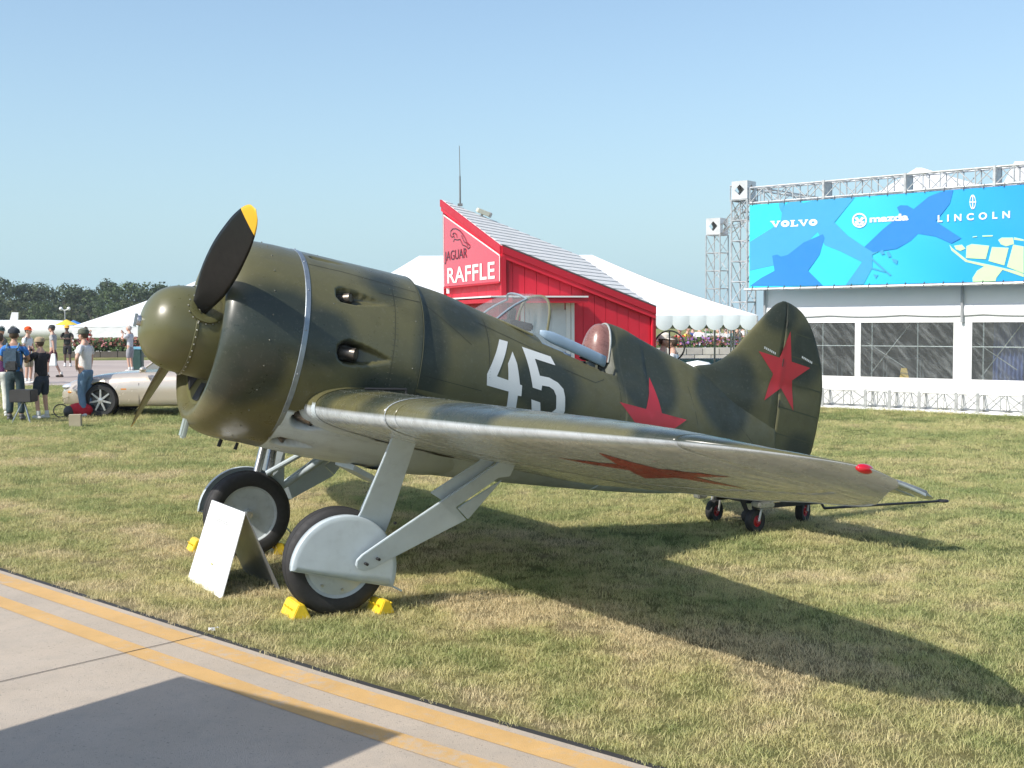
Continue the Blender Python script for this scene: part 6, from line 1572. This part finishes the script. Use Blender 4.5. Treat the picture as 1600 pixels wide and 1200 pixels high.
def prop_on(root, name, mb, mat, **k): return mb.build(name, mat, root, **k)
p1 = person('man in bright blue t-shirt and dark trousers with backpack, seen from behind', 25, 657, 1.78, RZ(100), ('blue', (.04, .18, .50)), ('darkteal', (.035, .06, .07)), True, (.03, .035, .045), 1, 'hold', shoes=(.1, .1, .1), brim=False)
bp = empty('backpack', 'grey-blue backpack worn by the man in the bright blue t-shirt', 'backpack', p1.location, p1.rotation_euler.z)
mb = MB(); mb.box((-.235, 0, 1.22), (.17, .30, .42)); mb.build('bag', cloth_m('pack', (.06, .10, .14)), bp, bevel=.05)
mb = MB(); mb.box((-.345, -.02, 1.08), (.09, .22, .2)); mb.build('front_pocket', cloth_m('pocket', (.05, .05, .05)), bp, bevel=.03)
for s in (-1, 1): mb = MB(); mb.path([(-.19, s*.10, 1.42), (-.06, s*.11, 1.52), (.12, s*.11, 1.42), (.14, s*.12, 1.20), (-.12, s*.15, 1.04)], .018); mb.build('strap', cloth_m('strap', (.12, .20, .25)), bp)
p2 = person('boy in black t-shirt, dark shorts and tan cap taking a picture', 66, 655, 1.60, RZ(150), ('black', (.012, .012, .016)), ('navy', (.025, .035, .05)), False, (.38, .29, .18), 0, 'camera')
cm_ = empty('camera', 'small dark camera held up by the boy in the tan cap', 'camera', p2.location, p2.rotation_euler.z); cm_.scale = p2.scale
mb = MB(); mb.box((.345, 0, 1.52), (.05, .12, .075)); mb.build('camera_body', M_BLK, cm_, bevel=.008); mb = MB(); mb.tube((.37, 0, 1.52), (.41, 0, 1.52), .025, n=12); mb.build('lens', M_BLK, cm_)
p3 = person('man in white t-shirt, jeans and grey-green cap with a hand on his hip', 135, 651, 1.76, RZ(165), ('white', (.72, .70, .68)), ('jeans', (.13, .22, .32)), True, (.10, .11, .08), 0, 'hip')
p4 = person('man in white t-shirt and bright orange cap facing right', 45, 600, 1.78, RZ(-10), ('white2', (.68, .70, .72)), ('khaki', (.3, .25, .17)), False, (.80, .10, .02), 0, 'stand')
p5 = person('man in grey shirt and dark cap walking with a white bag', 84, 590, 1.82, RZ(180), ('greytee', (.38, .38, .37)), ('shortsbrown', (.10, .03, .04)), False, (.05, .05, .05), 0, 'walk', shoes=(.06, .04, .03))
wb = empty('carrier_bag', 'white plastic carrier bag held by the walking man in grey', 'bag', p5.location, p5.rotation_euler.z); mb = MB(); mb.hexa([(-.20, .16, .42), (.06, .16, .42), (.06, .30, .42), (-.20, .30, .42), (-.17, .21, .86), (-.03, .21, .86), (-.03, .26, .86), (-.17, .26, .86)]); mb.build('bag', paint('bag_white', (.75, .78, .75), .5, bump=.01, bscale=9), wb, bevel=.02)
p6 = person('man with folded arms in black shirt and yellow-orange hat', 106, 573, 1.80, RZ(-75), ('black2', (.015, .02, .018)), ('black3', (.015, .015, .018)), False, (.80, .42, .05), 2, 'cross', shoes=(.7, .7, .7))
p7 = person('person in red shirt holding a hand to the face near the marquee', 135, 562, 1.72, RZ(60), ('red', (.55, .03, .03)), ('jeans2', (.08, .10, .16)), True, None, 1, 'camera')
p8 = person('grey-haired man in pale shirt and grey shorts photographing beside a dark bin', 204, 581, 1.80, RZ(170), ('pale', (.50, .52, .54)), ('greyshorts', (.28, .28, .30)), False, None, 0, 'camera', hair=(.45, .40, .36), shoes=(.5, .5, .5))
p9 = person('person in dark grey shirt cut by the left edge', 3, 600, 1.76, RZ(-20), ('darkgrey', (.12, .14, .13)), ('sand', (.45, .42, .36)), True, (.02, .05, .05), 1, 'stand')
p10 = person('person in white trousers and purple top at the left frame edge', 2, 652, 1.70, RZ(95), ('purple', (.18, .05, .16)), ('whitetr', (.68, .68, .62)), True, None, 0, 'stand')
# middle distance, seen between booth and fin
q1 = person('stooping person in cream cap and grey vest beside the red booth', pos=at(1036, 600, 19.5), H=1.66, face=RZ(-20), shirt=('vest', (.42, .40, .36)), legs=('khaki2', (.25, .2, .15)), hat=(.75, .68, .58), pose='hold')
q2 = person('person in white shirt next to the person in the cream cap', pos=at(1052, 600, 20.5), H=1.60, face=RZ(160), shirt=('white3', (.72, .71, .70)), legs=('dark', (.06, .03, .03)), hat=None, pose='hold')
FAR = [(1062, 'red', (.6, .05, .04)), (1074, 'yellow', (.7, .5, .08)), (1082, 'navy2', (.05, .08, .25)), (1093, 'white4', (.7, .7, .7)), (1104, 'green', (.08, .2, .08)), (1124, 'pink', (.55, .25, .25)), (1134, 'white5', (.68, .7, .72)), (1143, 'teal', (.05, .2, .22)), (1152, 'tan', (.45, .35, .25)), (1160, 'white6', (.7, .68, .66))]
for i, (px, nm, c) in enumerate(FAR):
    person('distant visitor in %s top under the frame tent edge' % {'navy2': 'navy', 'white4': 'white, left of the white frame', 'white5': 'white, right of the white frame', 'white6': 'white, next to the tail fin'}.get(nm, nm), pos=at(px, 540, 46+(i*7 % 5)), H=1.6+.04*(i % 5), face=RZ(-90+i*50), shirt=(nm, c), legs=('jeans', (.1, .17, .26)), hat=(c[0], c[1], c[2]) if i % 3 == 0 else None, pose=('stand', 'hold', 'cross')[i % 3], group='distant visitors under the tent')
finish_people()
# ================================================================== STREET FURNITURE, BAGS
M_PLAST = paint('box_dark', (.045, .042, .04), .5)
bx = gnd(38, 660); st_o = empty('tripod_stand', 'thin metal tripod stand carrying the dark box', 'stand', (bx.x, bx.y, 0))
zb_ = at(38, 628, bx.y).z
for a in (200, 320, 80): mb = MB(); mb.tube((.02*math.cos(R(a)), .02*math.sin(R(a)), zb_), (.22*math.cos(R(a)), .22*math.sin(R(a)), 0), .014); mb.build('leg', M_STEEL, st_o)
bo_ = MB(); bo_.box((0, 0, .12), (.42, .36, .24)); bo_ = bo_.build('box', M_PLAST, None, bevel=.015); bo_.name = 'equipment_box'; bo_.location = (bx.x, bx.y, zb_); tag(bo_, 'dark grey box standing on the tripod behind the boy', 'box')
bc = gnd(118, 666); bq = empty('cardboard_box', 'small beige cardboard box on the grass in front of the red bag', 'box', bc, R(12)); mb = MB(); mb.box((0, 0, .11), (.21, .18, .22)); mb.build('carton', paint('cardboard', (.42, .36, .25), .8), bq, bevel=.004); mb = MB(); mb.box((0, 0, .221), (.21, .04, .003)); mb.build('tape', paint('tape', (.5, .45, .32), .4), bq)
rbp = gnd(118, 653); rb_ = empty('red_bag', 'red and black sports bag lying on the grass by the car wheel', 'bag', (rbp.x, rbp.y+.25, 0), R(15)); mb = MB(); mb.sphere((0, 0, .14), .17, 16, 10, (1.5, .8, .9)); mb.build('bag', cloth_m('bagred', (.50, .015, .03)), rb_, smooth=True)
mb = MB(); mb.sphere((-.2, -.03, .11), .13, 14, 8, (.9, 1, 1)); mb.build('end_pocket', M_PLAST, rb_, smooth=True); mb = MB(); mb.path([(-.28+.14*math.cos(a)-.08, -.05, .14+.13*math.sin(a)) for a in np.linspace(.6, 5.4, 14)], .012); mb.build('handle', M_PLAST, rb_)
bi = gnd(216, 578); bn = empty('litter_bin', 'dark green litter bin with pale blue lid beside the grey-haired man', 'litter bin', bi); mb = MB(); mb.box((0, 0, .42), (.38, .38, .84)); mb.build('bin', paint('bin_green', (.02, .06, .05), .5), bn, bevel=.03); mb = MB(); mb.box((0, 0, .89), (.42, .42, .12)); mb.build('lid', paint('lid_blue', (.18, .42, .55), .4), bn, bevel=.03)
lp = at(102, 510, 92); lo_ = empty('lamp_post', 'thin post with two white lamps behind the jet nose', 'lamp post', (lp.x, lp.y, 0)); zz = at(102, 483, 92).z; mb = MB(); mb.tube((0, 0, 0), (0, 0, zz-.1), .06, .04); mb.build('post', MC['post_grey'], lo_)
for s in (-1, 1): mb = MB(); mb.tube((0, 0, zz-.1), (s*.3, 0, zz), .03); mb.sphere((s*.3, 0, zz+.03), .14, 10, 8); mb.build('lamp', M_PW, lo_, smooth=True)
for i, (px, py, c, Y) in enumerate([(104, 499, (.75, .55, .05), 88), (115, 500, (.05, .22, .60), 90)]):
    u = at(px, py, Y); uo = empty('parasol', ['yellow parasol behind the man in the yellow hat', 'blue parasol right of the yellow parasol'][i], 'parasol', (u.x, u.y, 0)); mb = MB(); mb.lathe([(.001, 0), (.9, -.42), (.001, -.36)], (0, 0, u.z), None, 8); mb.build('canopy', paint('parasol%d' % i, c, .7), uo); mb = MB(); mb.tube((0, 0, 0), (0, 0, u.z), .03); mb.build('pole', MC['post_grey'], uo)
def flowers(name, label, x0, x1, y0, y1, z0, hgt, n, cols, s=.09):
    vs = []; fs = []; mi = []; rs = random.Random(8)
    for i in range(n):
        p = Vector((rs.uniform(x0, x1), rs.uniform(y0, y1), z0+hgt*rs.random()**.7)); nn_ = Vector((rs.uniform(-1, 1), rs.uniform(-1.4, .2), rs.uniform(0, 1.2))).normalized(); a = nn_.orthogonal().normalized(); b = nn_.cross(a); q = s*rs.uniform(.5, 1.2); k = len(vs)
        vs += [p+a*q, p+b*q, p-a*q, p-b*q]; fs.append((k, k+1, k+2, k+3)); mi.append(min(len(cols)-1, int(rs.random()**1.3*len(cols))) if p.z > z0+hgt*.35 else 0)
    return tag(mesh(name, vs, fs, cols, None, False, mi), label, 'flowers', kind='stuff')
LF = leafmat('bedding_leaf', (.07, .12, .03)); FR = paint('petal_rust', (.22, .075, .045), .7); FP_ = paint('petal_pink', (.36, .14, .15), .7); FV = paint('petal_violet', (.25, .12, .35), .7); FW = paint('petal_white', (.7, .66, .6), .7)
x0_, x1_ = at(118, 545, 69).x, at(330, 545, 69).x
flowers('flower_bed', 'long bed of rust red and green flowers before the marquee', x0_, x1_, 67.8, 71, .30, .75, 5200, [LF, LF, FR, FR, FP_], .10)
pw = empty('planter_wall', 'low dark timber planter edging under the far flower bed', 'planter', ((x0_+x1_)/2, 67.5, 0)); L_ = x1_-x0_
for i in range(8): mb = MB(); mb.box((-L_/2+L_*(i+.5)/8, 0, .17), (L_/8-.03, .12, .34)); mb.build('timber', paint('timber', (.10, .085, .07), .8), pw, bevel=.01)
# pale block planter behind the tail
xa, xb = at(1020, 540, 36).x, at(1200, 540, 36).x; zt_w = at(1100, 543, 36).z; pl_ = empty('block_planter', 'pale stone block planter wall seen between booth and fin', 'planter', ((xa+xb)/2, 36, 0)); L_ = xb-xa; nb_ = 7; nr = 5
for r in range(nr):
    for i in range(nb_+(r % 2)):
        a = max(-L_/2, -L_/2+L_*(i-.5*(r % 2))/nb_); b = min(L_/2, -L_/2+L_*(i+1-.5*(r % 2))/nb_); h = zt_w/nr
        mb = MB(); mb.box(((a+b)/2, random.uniform(-.012, .012), h*(r+.5)), (b-a-.012, .3, h-.012)); mb.build('block', paint('block_stone%d' % (i % 3), (.52-.05*(i % 3), .50-.05*(i % 3), .46-.04*(i % 3)), .85, .12, 5), pl_, bevel=.01)
flowers('planter_flowers', 'violet and pink bedding flowers along the stone planter behind the tail', xa, xb, 36.1, 37.4, zt_w-.05, .34, 2200, [LF, LF, FV, FR, FP_], .045)
# blue cart, white dome, ring, white frame
bcx = at(1095, 560, 30); ct = empty('hand_cart', 'pale blue low cart standing in front of the stone planter', 'cart', (bcx.x, bcx.y, 0)); mb = MB(); zc_ = at(1095, 561, 30).z; mb.box((0, 0, zc_-.2), (1.5, .6, .4)); mb.build('tray', paint('cart_blue', (.22, .42, .50), .5, .1, 3), ct, bevel=.02)
mb = MB(); mb.tube((-.75, -.32, zc_+.01), (.75, -.32, zc_+.01), .02); mb.build('rail', M_STEEL, ct)
for x in (-.5, .5): mb = MB(); mb.lathe([(.06, -.03), (.2, -.03), (.2, .03), (.06, .03)], (x, -.32, .2), Matrix(((1, 0, 0), (0, 0, -1), (0, 1, 0))), 16, True); mb.tube((x, -.3, .2), (x, -.3, zc_-.3), .02); mb.build('wheel', M_RUB, ct)
wd = at(1090, 573, 17); dm = empty('white_tank', 'white dome-topped tank just visible above the rear fuselage', 'tank', (wd.x, wd.y, 0)); zz = at(1090, 563, 17).z; mb = MB(); mb.lathe([(.26, 0), (.26, zz-.16), (.24, zz-.10), (.16, zz-.03), (.001, zz)], (0, 0, 0), None, 24); mb.build('shell', M_PW, dm, smooth=True); mb = MB(); mb.lathe([(.27, zz-.18), (.275, zz-.17), (.27, zz-.16)], (0, 0, 0), None, 24); mb.build('rim', M_STEEL, dm)
rg = at(1046, 541, 19); ro = empty('upright_hoop', 'large black ring standing upright between booth and tail', 'hoop', (rg.x, rg.y, 0), R(-20)); mb = MB(); rr = .25
for k in range(1):
    mb.lathe([(rr-.018, -.02), (rr, -.025), (rr+.006, 0), (rr, .025), (rr-.018, .02)], (0, 0, rg.z), Matrix(((1, 0, 0), (0, 0, -1), (0, 1, 0))), 40, True)
mb.build('hoop', M_RUB, ro, smooth=True); mb = MB(); mb.tube((0, 0, 0), (0, 0, rg.z-rr), .03); mb.tube((0, 0, rg.z-rr), (0, 0, rg.z+rr), .012); mb.build('stand', M_IRON, ro)
wf = at(1118, 545, 42); fo = empty('display_stand', 'white rectangular stand behind the planter flowers', 'display stand', (wf.x, wf.y, 0)); z1_ = at(1118, 521, 42).z; mb = MB()
for x in (-.33, .33): mb.box((x, 0, z1_/2), (.07, .07, z1_))
mb.box((0, 0, z1_-.035), (.73, .072, .072)); mb.build('frame', M_TRIM, fo)
go.modifiers.new('grass', 'NODES').node_group = ng
# ------------------------------------------------------------------ summer haze
hz = MB(); hz.box((0, 0, 6.75), (6200, 6200, 15.5)); hm = bpy.data.materials.new('haze_air'); hm.use_nodes = True; hn = hm.node_tree; hn.nodes.clear()
ho = hn.nodes.new('ShaderNodeOutputMaterial'); hp = hn.nodes.new('ShaderNodeVolumePrincipled'); hp.inputs['Color'].default_value = (.80, .88, .96, 1); hp.inputs['Density'].default_value = .0003
hn.links.new(hp.outputs[0], ho.inputs['Volume']); tag(hz.build('haze', hm), 'thin pale summer haze over the airfield', kind='stuff')
